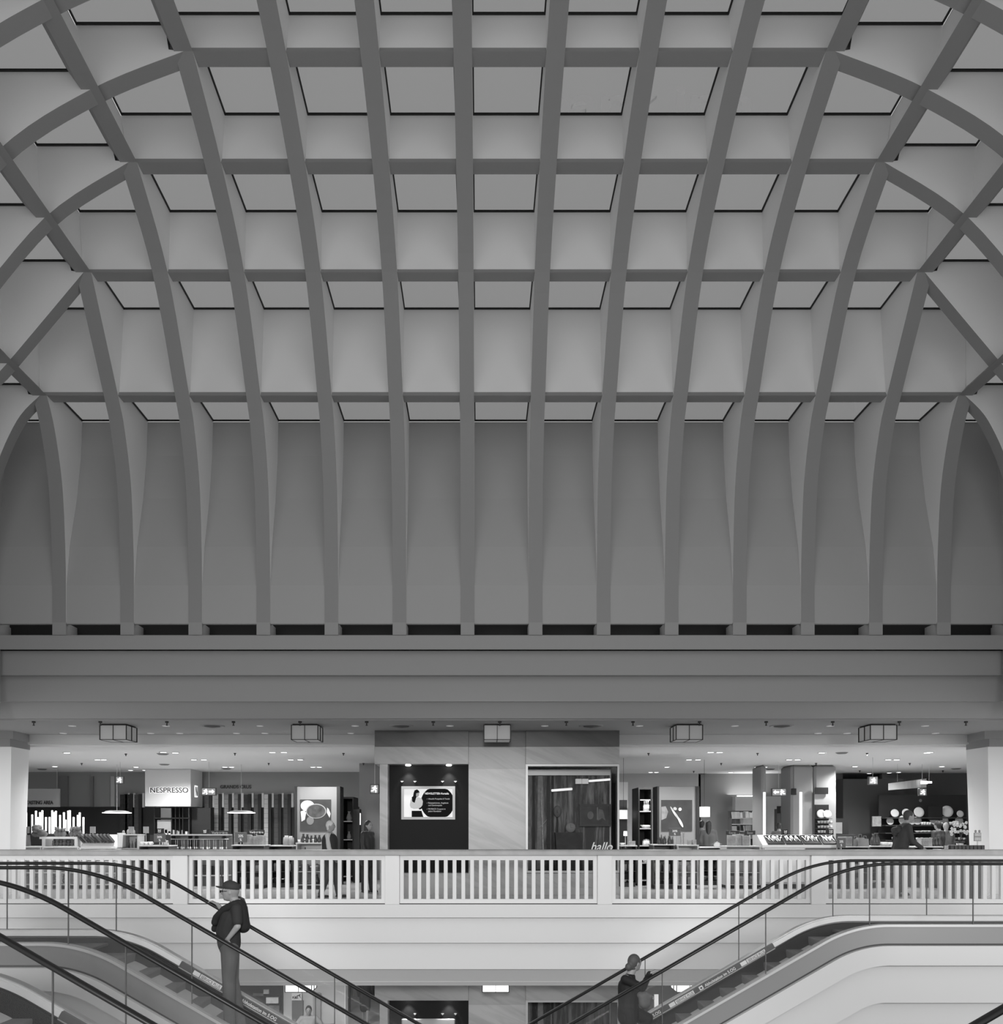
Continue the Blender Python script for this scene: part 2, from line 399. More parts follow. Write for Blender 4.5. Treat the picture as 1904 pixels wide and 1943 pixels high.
cornice(0, 'wall_cornice_lower', M_fas, [(15.94, -.247, -.005), (16.08, -.736, -.247), (16.22, -1.253, -.736), (16.7, -1.65, -1.253)], 'white stepped fascia of the balcony below the balustrade')
# ------------------------------------------------------------------ floors and gallery ceilings
XW = 17.5
mb = MB(); mb.box(-XW, XW, 16.6, 34, -.35, 0); mb.box(-XW, XW, 16.0, 16.6, -.22, -.002); struct('floor', mb, M_floor, 'pale polished floor of the upper gallery', 'floor')
mb = MB(); mb.box(-XW, XW, 2, 40, -5.35, -5.02); struct('floor_lower', mb, mat('lower floor planks', .40, .35, var=.3, scale=3), 'floor of the lower level', 'floor')
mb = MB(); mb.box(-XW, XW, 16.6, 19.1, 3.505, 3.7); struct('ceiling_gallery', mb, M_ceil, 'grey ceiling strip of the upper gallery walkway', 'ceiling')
mb = MB(); mb.box(-XW, XW, 19.1, 19.3, 3.29, 3.7); struct('trim_2', mb, mat('cove paint', .6, .7), 'lit cove edge where the walkway ceiling drops to the shops', 'trim')
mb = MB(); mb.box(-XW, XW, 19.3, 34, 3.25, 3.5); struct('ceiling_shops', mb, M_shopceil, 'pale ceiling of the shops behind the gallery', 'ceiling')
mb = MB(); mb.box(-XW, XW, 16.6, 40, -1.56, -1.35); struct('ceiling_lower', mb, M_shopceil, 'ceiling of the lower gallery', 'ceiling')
mb = MB(); mb.box(-XW, XW, 34, 34.2, -.35, 3.6); struct('wall_far', mb, M_grey, 'grey far wall of the shops')
mb = MB(); mb.box(-XW, XW, 40, 40.2, -5.35, -1.3); struct('wall_far_lower', mb, M_lite, 'far wall of the lower level')
for sx, nm in ((-1, 'left'), (1, 'right')):
    mb = MB(); mb.box(sx*XW, sx*(XW+.2), 16.0, 40, -5.35, 3.7); struct('wall_'+nm, mb, M_grey, '%s end wall of the shops' % nm)
# ------------------------------------------------------------------ big white columns at both ends
def column(name, inner_px, sx, label, yf=18.42):
    xi = X(inner_px, yf); xo = sx*13.5; t = thing(name, label, 'column', (0, 0, 0), kind='structure')
    xs = X(19 if sx < 0 else 1878, yf)
    s = MB()
    # shaft, slightly narrower towards the floor, stands on the floor; side face goes back to the shop front
    for (za, zb_, e0, e1) in ((0, Z(1418, 18.6), 42, 53),):
        if sx < 0: a0, a1 = X(46, 19.2), X(55.5, 19.2)
        else: a0, a1 = X(1843, 19.2), X(1834, 19.2)
        b0, b1 = a0-0, a1
        pf0 = (xs, yf+.05); 
        v = [(xo, yf+.05, za), (xs+sx*.04, yf+.05, za), (a0, 19.2, za), (xo, 19.2, za), (xo, yf+.05, zb_), (xs, yf+.05, zb_), (a1, 19.2, zb_), (xo, 19.2, zb_)]
        s.add(v, [(0, 1, 5, 4), (1, 2, 6, 5), (2, 3, 7, 6), (3, 0, 4, 7), (0, 3, 2, 1), (4, 5, 6, 7)])
    s.build('shaft', mat('column plaster', .88, .6), t)
    c = MB(); z0, z1 = Z(1418, 18.6), Z(1402, yf)
    for (za, zb_, e) in ((z0, z1, .0), (z1, 3.505, .04)):
        c.prism([(xo, yf-e), (xs if e == 0 else xi, yf-e), (X(57 if sx < 0 else 1834, 19.2) if e == 0 else X(60 if sx < 0 else 1832, 19.2)-0, 19.2), (xo, 19.2)], za, zb_, 'z')
    c.build('capital', mat('capital paint', .30, .7), t)
column('wall_column_left', 26.5, -1, 'white column at the left end of the gallery with a grey capital')
column('wall_column_right', 1867, 1, 'white column at the right end of the gallery with a grey capital')
# ------------------------------------------------------------------ balustrade
RY0, RY1 = 15.99, 16.09
posts = [-59, 344, 745, 1147.5, 1552, 1955]
px2x = lambda p: (p-CX)/F*15.99
zt_r, zh0, zh1 = ZC-51.0/101.7, ZC-48/101.7, ZC-37/101.7
zbt, zbb = ZC-131/101.7, ZC-139/101.7
side_words = ['leftmost', 'second', 'middle', 'fourth', 'rightmost']
for i in range(5):
    x0, x1 = px2x(posts[i])+.139, px2x(posts[i+1])-.139
    t = thing('balustrade', 'white slatted balustrade panel, %s of the five along the balcony' % side_words[i], 'railing', ((x0+x1)/2, RY0, 0), group='balustrade panels of the balcony')
    L = (x1-x0)/2
    a = MB(); a.box(-L, L, .005, .085, zt_r-.035, zh0); a.box(-L, L, .02, .07, zt_r-.06, zt_r-.035); a.build('top_rail', M_rail, t)
    a = MB(); a.box(-L, L, .0, .09, zbb, zbt); a.build('bottom_rail', M_rail, t)
    proto = None; n = 21; pitch = 2*L/22.4
    for q in range(n):
        xx = (q-(n-1)/2)*pitch
        if proto is None:
            a = MB(); a.box(-.036, .036, .01, .08, zbt, zt_r-.035); proto = a.build('baluster', M_rail, t, bevel=.006); proto.location = (xx, 0, 0)
        else:
            c = proto.copy(); C.objects.link(c); c.parent = t; c.location = (xx, 0, 0)
    for s_ in (-1, 1):
        a = MB(); a.box(s_*L, s_*(L-.07), .01, .08, zbt, zt_r-.035); a.build('end_stile', M_rail, t)
pw = ['outermost left', 'left', 'centre left', 'centre right', 'right', 'outermost right']
for i, p in enumerate(posts):
    x = px2x(p); a = MB(); a.box(x-.135, x+.135, 15.93, 16.15, -.004, zh0)
    tag(a.build('railing_post', M_rail, bevel=.008), 'square white post between balustrade panels, %s one on the balcony' % pw[i], 'post', 'square posts of the balustrade')
a = MB(); a.prism([(15.90, zh0+.005), (15.90, zh1-.035), (15.92, zh1-.01), (15.96, zh1), (16.14, zh1), (16.18, zh1-.02), (16.18, zh0+.005)], -13.6, 13.6, 'x')
tag(a.build('handrail', M_wood), 'long pale wooden handrail running along the top of the white balustrade', 'handrail')
a = MB(); a.box(-13.6, 13.6, 15.99, 16.09, -.006, zbb); tag(a.build('trim_3', M_steeld), 'dark shadow gap under the balustrade', 'trim', kind='structure')
# ------------------------------------------------------------------ marble pier in the middle, upper and lower
YM = 18.35
def pier(dz, nm, lev):
    mxl, mxr = X(712, YM), X(1175, YM)
    s = MB(); zt_ = 3.505+dz; zn = Z(1450, YM)+dz
    nxl, nxr = X(736, YM), X(889.5, YM); gxl, gxr = X(998, YM), X(1175, YM)
    zf = dz; zlow = Z(1657, YM)+dz
    D = 3.0
    s.box(mxl+.1, nxl, YM, YM+D, zf+.02, zn)          # left strip
    s.box(nxl, nxr, YM+.35, YM+D, zf+.02, zn)         # back of the niche
    s.box(nxl, nxr, YM, YM+.35, zf+.02, zlow)         # below the niche
    s.box(nxr, gxl, YM, YM+D, zf+.02, zn)             # centre
    s.box(gxl, gxr, YM, YM+1.15, zf+.02, zlow)        # plinth of the show window
    s.box(gxl, gxr, YM+1.25, YM+D, zf+.02, zn)
    b = struct('wall_marble_pier'+nm, s, M_marble, 'grey veined marble pier on the %s between the shops' % lev)
    s = MB(); zc_ = Z(1417, YM)+dz
    s.box(mxl, X(889.5, YM)-.004, YM-.06, YM+D, zn, zc_-.004); s.box(X(889.5, YM), gxl-.004, YM-.01, YM+D, zn-.1, zc_-.004); s.box(gxl, mxr, YM-.06, YM+D, zn, zc_-.004)
    struct('wall_marble_lintel'+nm, s, marble('marble lintel', .40), 'marble blocks above the niche and show window on the %s' % lev)
    s = MB(); s.box(mxl, X(889.5, YM)-.004, YM-.06, YM+D, zc_, zt_); s.box(X(889.5, YM), gxl-.004, YM-.01, YM+D, zc_, zt_); s.box(gxl, mxr, YM-.06, YM+D, zc_, zt_)
    struct('wall_marble_top'+nm, s, M_marbled if dz == 0 else M_marble, 'dark top course of the marble pier on the %s' % lev)
    s = MB(); s.box(mxl+.08, mxr-.02, YM-.012, YM, zf+.0, zf+.135); struct('baseboard_pier'+nm, s, M_lite, 'pale stone skirting of the marble pier on the %s' % lev, 'baseboard')
    # dark niche panel with a wall screen
    t = thing('niche_panel', 'black panel niche with two spotlights in the marble pier, %s' % lev, 'panel', ((nxl+nxr)/2, YM+.3, zf), kind=None)
    w = (nxr-nxl)/2
    a = MB(); a.box(-w+.003, w-.003, 0, .045, zlow-zf+.003, zn-zf-.003); a.build('back_panel', mat('black niche lacquer', .020, .6, spec=.12), t)
    for px in (773.5, 851.5):
        xx = X(px, YM)-(nxl+nxr)/2
        a = MB(); a.lathe(xx, -.12, [(.0, -.025+zn-zf), (.05, -.025+zn-zf), (.06, -.01+zn-zf), (.06, zn-zf)], 16); r = a.build('downlight', mat('lamp glow', .9, emit=9.0), t)
        light('SPOT', 'niche_spotlight', (X(px, YM), YM+.16, zn-.04), 22, (X(px, YM), YM+.34, zn-1.0), spot_size=math.radians(75), spot_blend=.8, shadow_soft_size=.03)
        for q in (-.14, .14):
            a = MB(); a.box(xx+q-.03, xx+q+.03, -.05, 0, zn-zf-.36, zn-zf-.345); a.box(xx+q-.012, xx+q+.012, -.06, 0, zn-zf-.375, zn-zf-.36); a.build('hook', M_alu, t)
    return nxl, nxr, zn, gxl, gxr, zlow
niche = pier(0, '', 'upper floor')
niche_l = pier(-5.05, '_lower', 'lower floor')
# ------------------------------------------------------------------ cube lamps
def cube_lamp(px, dz, lab):
    yl = 17.13; x = X(px, yl); t = thing('cube_lamp', lab, 'ceiling lamp', (x, yl+.28, 3.505+dz), group='square frosted box lamps under the gallery ceilings')
    h = .265; g = h; m = mat('opal lamp glass', .34, .5, emit=.08) if dz == 0 else mat('bright opal lamp glass', .8, .5, emit=1.6)
    a = MB(); a.box(-h+.008, h-.008, -g+.008, g-.008, -.315, -.03); a.build('shade', m, t)
    a = MB(); b = .008
    for sx in (-1, 1):
        for sy in (-1, 1): a.box(sx*h-b, sx*h+b, sy*g-b, sy*g+b, -.32, -.02)
    for z in (-.32, -.03):
        for s_ in (-1, 1): a.box(-h, h, s_*g-b, s_*g+b, z, z+.012); a.box(s_*h-b, s_*h+b, -g, g, z, z+.012)
    for s_ in (-1, 1): a.box(-b*.7, b*.7, s_*g-b, s_*g+b, -.32, -.02); a.box(s_*h-b, s_*h+b, -b*.7, b*.7, -.32, -.02)
    a.box(-b, b, -g, g, -.322, -.312); a.build('frame', M_black, t)
    a = MB(); a.box(-h+.02, h-.02, -g+.02, g-.02, -.03, 0); a.build('ceiling_plate', M_dark, t)
lw = ['leftmost', 'second from left', 'central', 'second from right', 'rightmost']
for i, px in enumerate((214, 578, 944, 1309, 1678)): cube_lamp(px, 0, 'square frosted glass box lamp on the upper gallery ceiling, %s' % lw[i])
for i, px in enumerate((566, 941, 1310)): cube_lamp(px, -5.055, 'bright square box lamp under the lower gallery ceiling, %s' % ['left', 'central', 'right'][i])
# ================================================================== escalators
TAN = math.tan(math.radians(30)); C30 = math.cos(math.radians(30)); S30 = .5
def epath(zl, ub, Rr, u0, u1, n=10):
    T = Rr*math.tan(math.radians(15)); pts = []
    if u0 < ub-T: pts.append((u0, zl))
    for i in range(n+1):
        th = math.radians(30)*i/n; u = ub-T+Rr*math.sin(th)
        if u >= u0 and u <= u1: pts.append((u, zl-Rr+Rr*math.cos(th)))
    if u1 > ub+T*C30: pts.append((u1, zl-TAN*(u1-ub)))
    return pts
def zat(zl, ub, Rr, u):
    T = Rr*math.tan(math.radians(15)); 
    if u <= ub-T: return zl
    if u >= ub-T+Rr*.5: return zl-TAN*(u-ub)
    s = (u-ub+T)/Rr; return zl-Rr+Rr*math.sqrt(1-s*s)
def normals(pts):
    out = []
    for i in range(len(pts)):
        a = pts[max(i-1, 0)]; b = pts[min(i+1, len(pts)-1)]; t = Vector((b[0]-a[0], b[1]-a[1])).normalized(); n = Vector((t.y, -t.x))
        out.append(n if n.y > 0 else -n)
    return out
def sweep(mb, pts, h0, h1, y0, y1, sg, X0):
    nn = normals(pts); v = []; n = len(pts)
    for p, q in zip(pts, nn):
        for h in (h0, h1):
            for y in (y0, y1): v.append((X0+sg*(p[0]+q.x*h), y, p[1]+q.y*h))
    f = [(0, 1, 3, 2), (4*n-4, 4*n-2, 4*n-1, 4*n-3)]
    for i in range(n-1):
        a = 4*i; b = a+4
        f += [(a, b, b+1, a+1), (a+2, a+3, b+3, b+2), (a, a+2, b+2, b), (a+1, b+1, b+3, a+3)]
    mb.add(v, f)
U1 = 8.75
def escalator(label, sg, Xt, Xh, zt, zh, Yf, Yn, stepc, joints, lev, texts, Rr=1.7, stepx=0.0):
    t = thing('escalator', label, 'escalator', (0, 0, 0), group='escalators of the hall')
    uh = sg*(Xh-Xt)
    for Y, nm in ((Yf, 'far'), (Yn, 'near')):
        pts = epath(zh-.03, uh, Rr+.5, -lev, U1, 16)
        a = MB(); v = []; n = 12; nn = normals(pts); L = len(pts)
        for p, q in zip(pts, nn):
            for k in range(n):
                w = 2*PI*k/n; cy = .042*abs(math.cos(w))**.7*(1 if math.cos(w) > 0 else -1); cz = .020*abs(math.sin(w))**.7*(1 if math.sin(w) > 0 else -1)
                v.append((Xt+sg*(p[0]+q.x*cz), Y+cy, p[1]+q.y*cz))
        a.add(v, [tuple(range(n)), tuple((L-1)*n+k for k in range(n))], False)
        a.f += [(i*n+k, i*n+(k+1) % n, (i+1)*n+(k+1) % n, (i+1)*n+k) for i in range(L-1) for k in range(n)]; a.sm += [True]*((L-1)*n)
        a.build('handrail', M_rubber, t)
        # glass balustrade in panels between the joints
        us = sorted([-lev]+[sg*(j-Xt) for j in joints if -lev < sg*(j-Xt) < U1]+[U1])
        for a0, a1 in zip(us[:-1], us[1:]):
            g = MB(); m = 12; v = []; f = []
            for i in range(m+1):
                u = a0+.006+(a1-a0-.012)*i/m
                for yy in (Y-.006, Y+.006):
                    v += [(Xt+sg*u, yy, zat(zt-.02, 0, Rr, u)), (Xt+sg*u, yy, zat(zh-.05, uh, Rr+.5, u))]
            for i in range(m):
                b = 4*i; f += [(b, b+4, b+5, b+1), (b+2, b+3, b+7, b+6), (b+1, b+5, b+7, b+3), (b, b+2, b+6, b+4)]
            f += [(0, 1, 3, 2), (4*m, 4*m+2, 4*m+3, 4*m+1)]
            g.add(v, f); g.build('glass_panel', M_glass, t)
            if a1 < U1:
                g = MB(); u = a1; z0, z1 = zat(zt, 0, Rr, u), zat(zh-.05, uh, Rr+.5, u)
                g.box(Xt+sg*u-.005, Xt+sg*u+.005, Y-.008, Y+.008, z0, z1); g.build('glass_joint', mat('joint seal', .10, .5), t)
    base = epath(zt, 0, Rr, -lev, U1, 16)
    a = MB(); sweep(a, base, -.03, 0, Yn-.07, Yn+.05, sg, Xt); a.build('deck_trim', M_alu, t)
    a = MB(); sweep(a, base, -.03, 0, Yf-.03, Yf+.07, sg, Xt); a.build('deck_trim', M_alu, t)
    # outer cladding on both sides: steel band, seam, stepped white panels
    a = MB(); sweep(a, base, -.245, -.03, Yn-.05, Yn-.0, sg, Xt); sweep(a, base, -.245, -.03, Yf+.0, Yf+.05, sg, Xt); a.build('steel_band', M_steel, t)
    a = MB(); sweep(a, base, -.27, -.245, Yn-.03, Yn+.02, sg, Xt); sweep(a, base, -.27, -.245, Yf-.02, Yf+.03, sg, Xt); a.build('seam', M_steeld, t)
    a = MB(); sweep(a, base, -.52, -.27, Yn-.10, Yf+.10, sg, Xt); a.build('upper_cladding', mat('escalator cladding', .55, .55), t)
    a = MB(); sweep(a, base, -1.02, -.52, Yn+.02, Yf-.02, sg, Xt); a.build('middle_cladding', MT['escalator cladding'], t)
    a = MB(); sweep(a, base, -1.5, -1.02, Yn+.14, Yf-.14, sg, Xt); a.build('lower_cladding', MT['escalator cladding'], t)
    # inner skirts
    for Y, s_ in ((Yf, -1), (Yn, 1)):
        y0, y1 = sorted((Y+s_*.03, Y+s_*.075))
        usw = .66
        lev_pts = [p for p in epath(zt, 0, Rr, -lev, U1, 16) if p[0] < usw]+[(usw, zat(zt, 0, Rr, usw))]
        sl_pts = [(usw+.001, zat(zt, 0, Rr, usw))]+[p for p in epath(zt, 0, Rr, -lev, U1, 16) if p[0] > usw]
        a = MB(); sweep(a, lev_pts, -.075, -.012, y0, y1, sg, Xt); a.build('inner_deck', mat('pale inner deck', .86, .35, emit=.0), t)
        a = MB(); sweep(a, sl_pts, -.085, -.012, y0, y1, sg, Xt); a.build('advert_strip', mat('dark advert strip', .10, .45), t)
        a = MB(); sweep(a, sl_pts, -.098, -.085, y0, y1+.0, sg, Xt); a.build('skirt_edge', M_alu, t)
        y0, y1 = sorted((Y+s_*.05, Y+s_*.12))
        a = MB(); sweep(a, base, -.5, -.098, y0, y1, sg, Xt); a.build('skirt', mat('black skirt panel', .012, .6, spec=.25), t)
    # landing plate
    a = MB(); a.box(Xt-sg*lev, Xt+sg*(stepx-.004), Yn+.125, Yf-.125, -.05, -.02); a.build('landing_plate', M_dgrey, t)
    # steps
    pr = None; p_ = .312; r_ = p_*TAN; u = stepx; z = stepc
    while u < 7.9:
        if pr is None:
            q = [(0, 0), (.33, 0)]
            for i in range(7): w = i/6; q.append((p_+.022*math.cos(w*PI/2)-.012*w, -.02-(r_-.0)*w))
            q += [(.02, -r_-.05), (0, -.06)]
            a = MB(); a.prism([(sg*x, zz) for x, zz in q], Yn+.125, Yf-.125, 'y'); pr = a.build('step', mat('ribbed step metal', .22, .5, metal=.3), t); o = pr
        else:
            o = pr.copy(); C.objects.link(o); o.parent = t
        o.location = (Xt+sg*u, 0, z)
        u += p_; z -= r_
    # writing on the advert strip
    ang = -math.radians(30)*sg
    for (x, kind) in texts:
        zz = zat(zt, 0, Rr, sg*(x-Xt)); yy = Yf-.077
        def put(mb, x0, x1, h0, h1, e=.004):
            v = []
            for xx, hh in ((x0, h0), (x1, h0), (x1, h1), (x0, h1)):
                v.append((xx*C30-hh*math.sin(ang)*1.0, hh*C30+xx*math.sin(ang)))
            n = 4; mb.add([(x+a_[0], yy-e, zz+a_[1]) for a_ in v]+[(x+a_[0], yy+.001, zz+a_[1]) for a_ in v], [(0, 1, 2, 3), (7, 6, 5, 4), (0, 4, 5, 1), (1, 5, 6, 2), (2, 6, 7, 3), (3, 7, 4, 0)])
        if kind == 'S':
            a = MB(); put(a, 0, .09, -.078, -.022); put(a, .1, .40, -.078, -.022); a.build('label_plate', M_white, t)
            text('SERVICE PLUS', 'lettering', mat('grey print', .22), (x+.115*C30-(-.07)*math.sin(ang), yy-.007, zz-.068*C30+.115*math.sin(ang)), .055, t, rot=(PI/2, -ang, 0), width=.27, ext=.001, bold=.001)
        else:
            a = MB(); put(a, -.09, -.03, -.078, -.022); a.build('label_plate', M_white, t)
            a = MB(); put(a, -.073, -.047, -.062, -.04, .007); a.build('pictogram', M_dark, t)
            text('Abholstation im 5.OG', 'lettering', mat('white print', .85), (x-(-.07)*math.sin(ang), yy-.003, zz-.07*C30), .06, t, rot=(PI/2, -ang, 0), width=.50, ext=.001, bold=.001)
    return t
Lj = [-5.94, -4.57, -3.2, -1.83, -.46, .9, 2.27, 3.64]
Lk = [-6.05, -4.66, -3.27, -1.88, -.49, .9, 2.29, 3.68]
Rj = [6.355, 5.02, 3.68, 2.345, 1.01, -.325, -1.66, -3.0]
escalator('left escalator descending rightwards that a man in a cap stands on', 1, -4.38, -4.265, .135, .993, 10.75, 9.5, -.143, Lj, 4.0, [(-3.55, 'S'), (-2.95, 'A'), (-2.38, 'S'), (-1.8, 'A')], stepx=-.23)
escalator('nearest escalator in the bottom left corner, descending to the right', 1, -4.48, -4.35, .115, .985, 7.9, 6.55, -.15, Lk, 3.0, [(-3.1, 'S'), (-2.4, 'A')], stepx=-.23)
escalator('escalator on the right climbing to the right, a woman in black riding it', -1, 4.79, 4.74, .168, .975, 12.2, 11.05, -.12, Rj, 4.0, [(3.66, 'S'), (3.15, 'A'), (2.65, 'S'), (2.09, 'A')], stepx=-.16)
escalator('escalator at the bottom right corner, only its black handrail showing', -1, 4.684, 4.66, .11, .975, 5.57, 4.25, -.02, Rj, 3.0, [])
# ================================================================== people
def realize(o):
    dg = bpy.context.evaluated_depsgraph_get(); me = bpy.data.meshes.new_from_object(o.evaluated_get(dg)); me.name = o.name
    o.modifiers.clear(); o.data = me
    for p in me.polygons: p.use_smooth = True
    return o
def blob(name, mb, m, parent, vox=.012, it=6):
    o = mb.build(name, m); r = o.modifiers.new('r', 'REMESH'); r.mode = 'VOXEL'; r.voxel_size = vox; r.use_smooth_shade = True
    s = o.modifiers.new('s', 'SMOOTH'); s.factor = .5; s.iterations = it
    bpy.context.view_layer.update(); realize(o)
    if parent: o.parent = parent; o.matrix_parent_inverse = parent.matrix_world.inverted() if False else Matrix.Translation(-Vector(parent.location))
    return o
def V3(*a): return Vector(a)
def hand(mb, wrist, d, nrm, k=1.0, curl=.5, thumb=1):
    """palm with four unequal fingers and a thumb; d = pointing direction, nrm = back of the hand"""
    d = Vector(d).normalized(); nrm = Vector(nrm); nrm = (nrm-d*nrm.dot(d)).normalized(); s = d.cross(nrm)*thumb
    w = Vector(wrist); pe = w+d*.085*k
    for q in (-.026, -.009, .009, .026): mb.cap(w+s*q*.7*k+d*.012*k, .014*k, pe+s*q*k, .012*k, 8)
    for q, L in zip((-.03, -.010, .010, .03), (.055, .075, .08, .07)):
        a = pe+s*q*k; b = a+(d*math.cos(curl)-nrm*math.sin(curl))*L*.5*k; c = b+(d*math.cos(curl*2.2)-nrm*math.sin(curl*2.2))*L*.5*k
        mb.cap(a, .0095*k, b, .0088*k, 8); mb.cap(b, .0088*k, c, .0075*k, 8)
    a = w+d*.025*k+s*.03*k; b = a+(s*.75+d*.6-nrm*.25).normalized()*.04*k; c = b+(d*.85+s*.2-nrm*.5).normalized()*.032*k
    mb.cap(a, .012*k, b, .011*k, 8); mb.cap(b, .011*k, c, .009*k, 8)
def head_shape(mb, c, f, up=(0, 0, 1), k=1.0):
    f = Vector(f).normalized(); up = Vector(up); s = f.cross(up).normalized(); up = s.cross(f).normalized()
    M = Matrix((f, s, up)).transposed(); c = Vector(c)
    mb.ell(c, (.098*k, .076*k, .112*k), 20, 14, M)
    mb.ell(c+f*.028*k-up*.055*k, (.062*k, .055*k, .062*k), 14, 10, M)      # jaw
    mb.cap(c+f*.088*k+up*.012*k, .010*k, c+f*.112*k-up*.022*k, .013*k, 8)   # nose
    mb.cap(c+f*.078*k-s*.03*k+up*.028*k, .012*k, c+f*.078*k+s*.03*k+up*.028*k, .012*k, 8)   # brow
    mb.cap(c+f*.078*k-s*.02*k-up*.052*k, .009*k, c+f*.078*k+s*.02*k-up*.052*k, .009*k, 8)    # lips
    mb.ell(c+f*.066*k-up*.088*k, .022*k, 8, 6)
    for q in (-1, 1): mb.ell(c+s*q*.078*k-f*.008*k-up*.005*k, (.020*k, .010*k, .030*k), 8, 6, M)
    return M
def figure(label, J, f, m_top, m_leg, m_shoe, m_hair, hair='short', sleeve='long', k=1.0, vox=.012, coat=None, hf=None, root=None, group=None, handd=None, skirt=False, build=1.0, extra=None):
    root = Vector(root) if root is not None else (Vector(J['anL'])+Vector(J['anR']))/2-Vector((0, 0, .08*k))
    t = thing('person', label, 'person', root, group)
    J = {a: Vector(b) for a, b in J.items()}; f = Vector(f).normalized(); hf = Vector(hf or f).normalized(); side = f.cross(Vector((0, 0, 1))).normalized()
    b = MB(); M = head_shape(b, J['head'], hf, (0, 0, 1), k)
    b.cap(J['head']-Vector((0, 0, .05*k))-hf*.02*k, .055*k, J['neck'], .060*k)
    tw = (J['shR']-J['shL']); 
    b.cap(J['shL']*.9+J['shR']*.1, .065*k, J['shR']*.9+J['shL']*.1, .065*k); b.cap(J['neck'], .052*k, J['chest'], .10*k)
    b.cap(J['chest'], .115*k, J['pelvis'], .12*k)
    for S in 'LR':
        b.cap(J['sh'+S], .050*k, J['el'+S], .040*k); b.cap(J['el'+S], .040*k, J['ha'+S], .027*k)
        b.cap(J['hip'+S], .085*k, J['kn'+S], .055*k); b.cap(J['kn'+S], .054*k, J['an'+S], .038*k)
        b.cap(J['an'+S], .036*k, J['an'+S]+f*.13*k-Vector((0, 0, .045*k)), .03*k)
        d = J['ha'+S]-J['el'+S]; cu = .5; nrm = (side if S == 'R' else -side)*1.0+f*.2; th = 1 if S == 'R' else -1
        if handd and S in handd: d, nrm, cu, th = handd[S]
        hand(b, J['ha'+S], d, nrm, k, cu, th)
    body = blob('body', b, M_skin, t, vox*.8 if vox > .009 else .0065, 3)
    # top
    c = MB(); w = .025*k*build
    c.cap(J['shL']*.85+J['shR']*.15+Vector((0, 0, -.015)), .075*k+w*.3, J['shR']*.85+J['shL']*.15+Vector((0, 0, -.015)), .075*k+w*.3)
    for q in (-1, 1):
        off = tw.normalized()*q*.065*k
        c.cap(J['chest']+off, .115*k+w, J['belly']+off*.8, .115*k+w); c.cap(J['belly']+off*.8, .115*k+w, J['pelvis']+off*.8, .110*k+w)
    c.cap(J['neck']-Vector((0, 0, .03)), .078*k, J['chest'], .12*k)
    for S in 'LR':
        if sleeve == 'long': c.cap(J['sh'+S], .062*k, J['el'+S], .054*k); c.cap(J['el'+S], .054*k, J['ha'+S]*.97+J['el'+S]*.03, .040*k)
        else:
            e = J['sh'+S]*.25+J['el'+S]*.75; c.cap(J['sh'+S], .068*k, e, .062*k)
    if coat:
        for q in (-1, 1):
            off = tw.normalized()*q*.07*k; c.cap(J['pelvis']+off, .13*k+w*.4, J['pelvis']+off+Vector((0, 0, -coat)), .135*k+w*.3)
    blob('coat' if coat else 'shirt', c, m_top, t, vox, 4)
    c = MB(); lw = .016*k
    c.cap(J['hipL'], .115*k, J['hipR'], .115*k); c.cap(J['pelvis']+Vector((0, 0, .03*k)), .125*k, J['pelvis']-Vector((0, 0, .05*k)), .125*k)
    if skirt:
        for q in (-1, 0, 1): c.cap(J['pelvis']+side*q*.08*k, .12*k, (J['knL']+J['knR'])/2+side*q*.07*k, .11*k)
    else:
        for S in 'LR':
            c.cap(J['hip'+S], .098*k+lw, J['kn'+S], .065*k+lw); c.cap(J['kn'+S], .065*k+lw, J['an'+S]+Vector((0, 0, .01)), .052*k+lw)
    blob('skirt' if skirt else 'trousers', c, m_leg, t, vox, 3)
    for S in 'LR':
        c = MB(); a = J['an'+S]; z0 = a.z-.075*k
        c.cap(Vector((a.x, a.y, z0+.035*k))-f*.03*k, .038*k, Vector((a.x, a.y, z0+.032*k))+f*.15*k, .034*k); c.cap(a-Vector((0, 0, .02)), .042*k, Vector((a.x, a.y, z0+.04*k)), .042*k)
        M2 = Matrix((f, side, Vector((0, 0, 1)))).transposed(); c.ell(Vector((a.x, a.y, z0+.012*k))+f*.06*k, (.15*k, .05*k, .014*k), 14, 6, M2)
        blob('shoe', c, m_shoe, t, .012, 2)
    # hair / cap
    H = J['head']; up = Vector((0, 0, 1))
    if hair:
        c = MB(); c.ell(H-hf*.016*k+up*.022*k, (.098*k, .084*k, .108*k), 18, 12, M)
        if hair == 'bun': c.ell(H-hf*.115*k-up*.055*k, (.052*k, .05*k, .058*k), 12, 8); c.cap(H-hf*.08*k-up*.03*k, .05*k, H-hf*.04*k-up*.07*k, .055*k)
        if hair == 'long': c.cap(H-hf*.035*k, .085*k, H-hf*.06*k-up*.26*k, .075*k)
        if hair == 'short': c.cap(H-hf*.03*k-up*.03*k, .072*k, H-hf*.035*k-up*.06*k, .06*k)
        o = blob('hair', c, m_hair, t, .010, 3)
    for q in (-1, 1):
        e = MB(); s = hf.cross(up).normalized(); e.ell(H+hf*.087*k+s*q*.031*k+up*.008*k, .009*k, 8, 6); x = e.build('eye', M_dark); x.parent = t; x.matrix_parent_inverse = Matrix.Translation(-root)
    if extra:
        for (nm, mb_, mm, vx) in extra:
            if vx: blob(nm, mb_, mm, t, vx, 3)
            else: x = mb_.build(nm, mm); x.parent = t; x.matrix_parent_inverse = Matrix.Translation(-root)
    return t
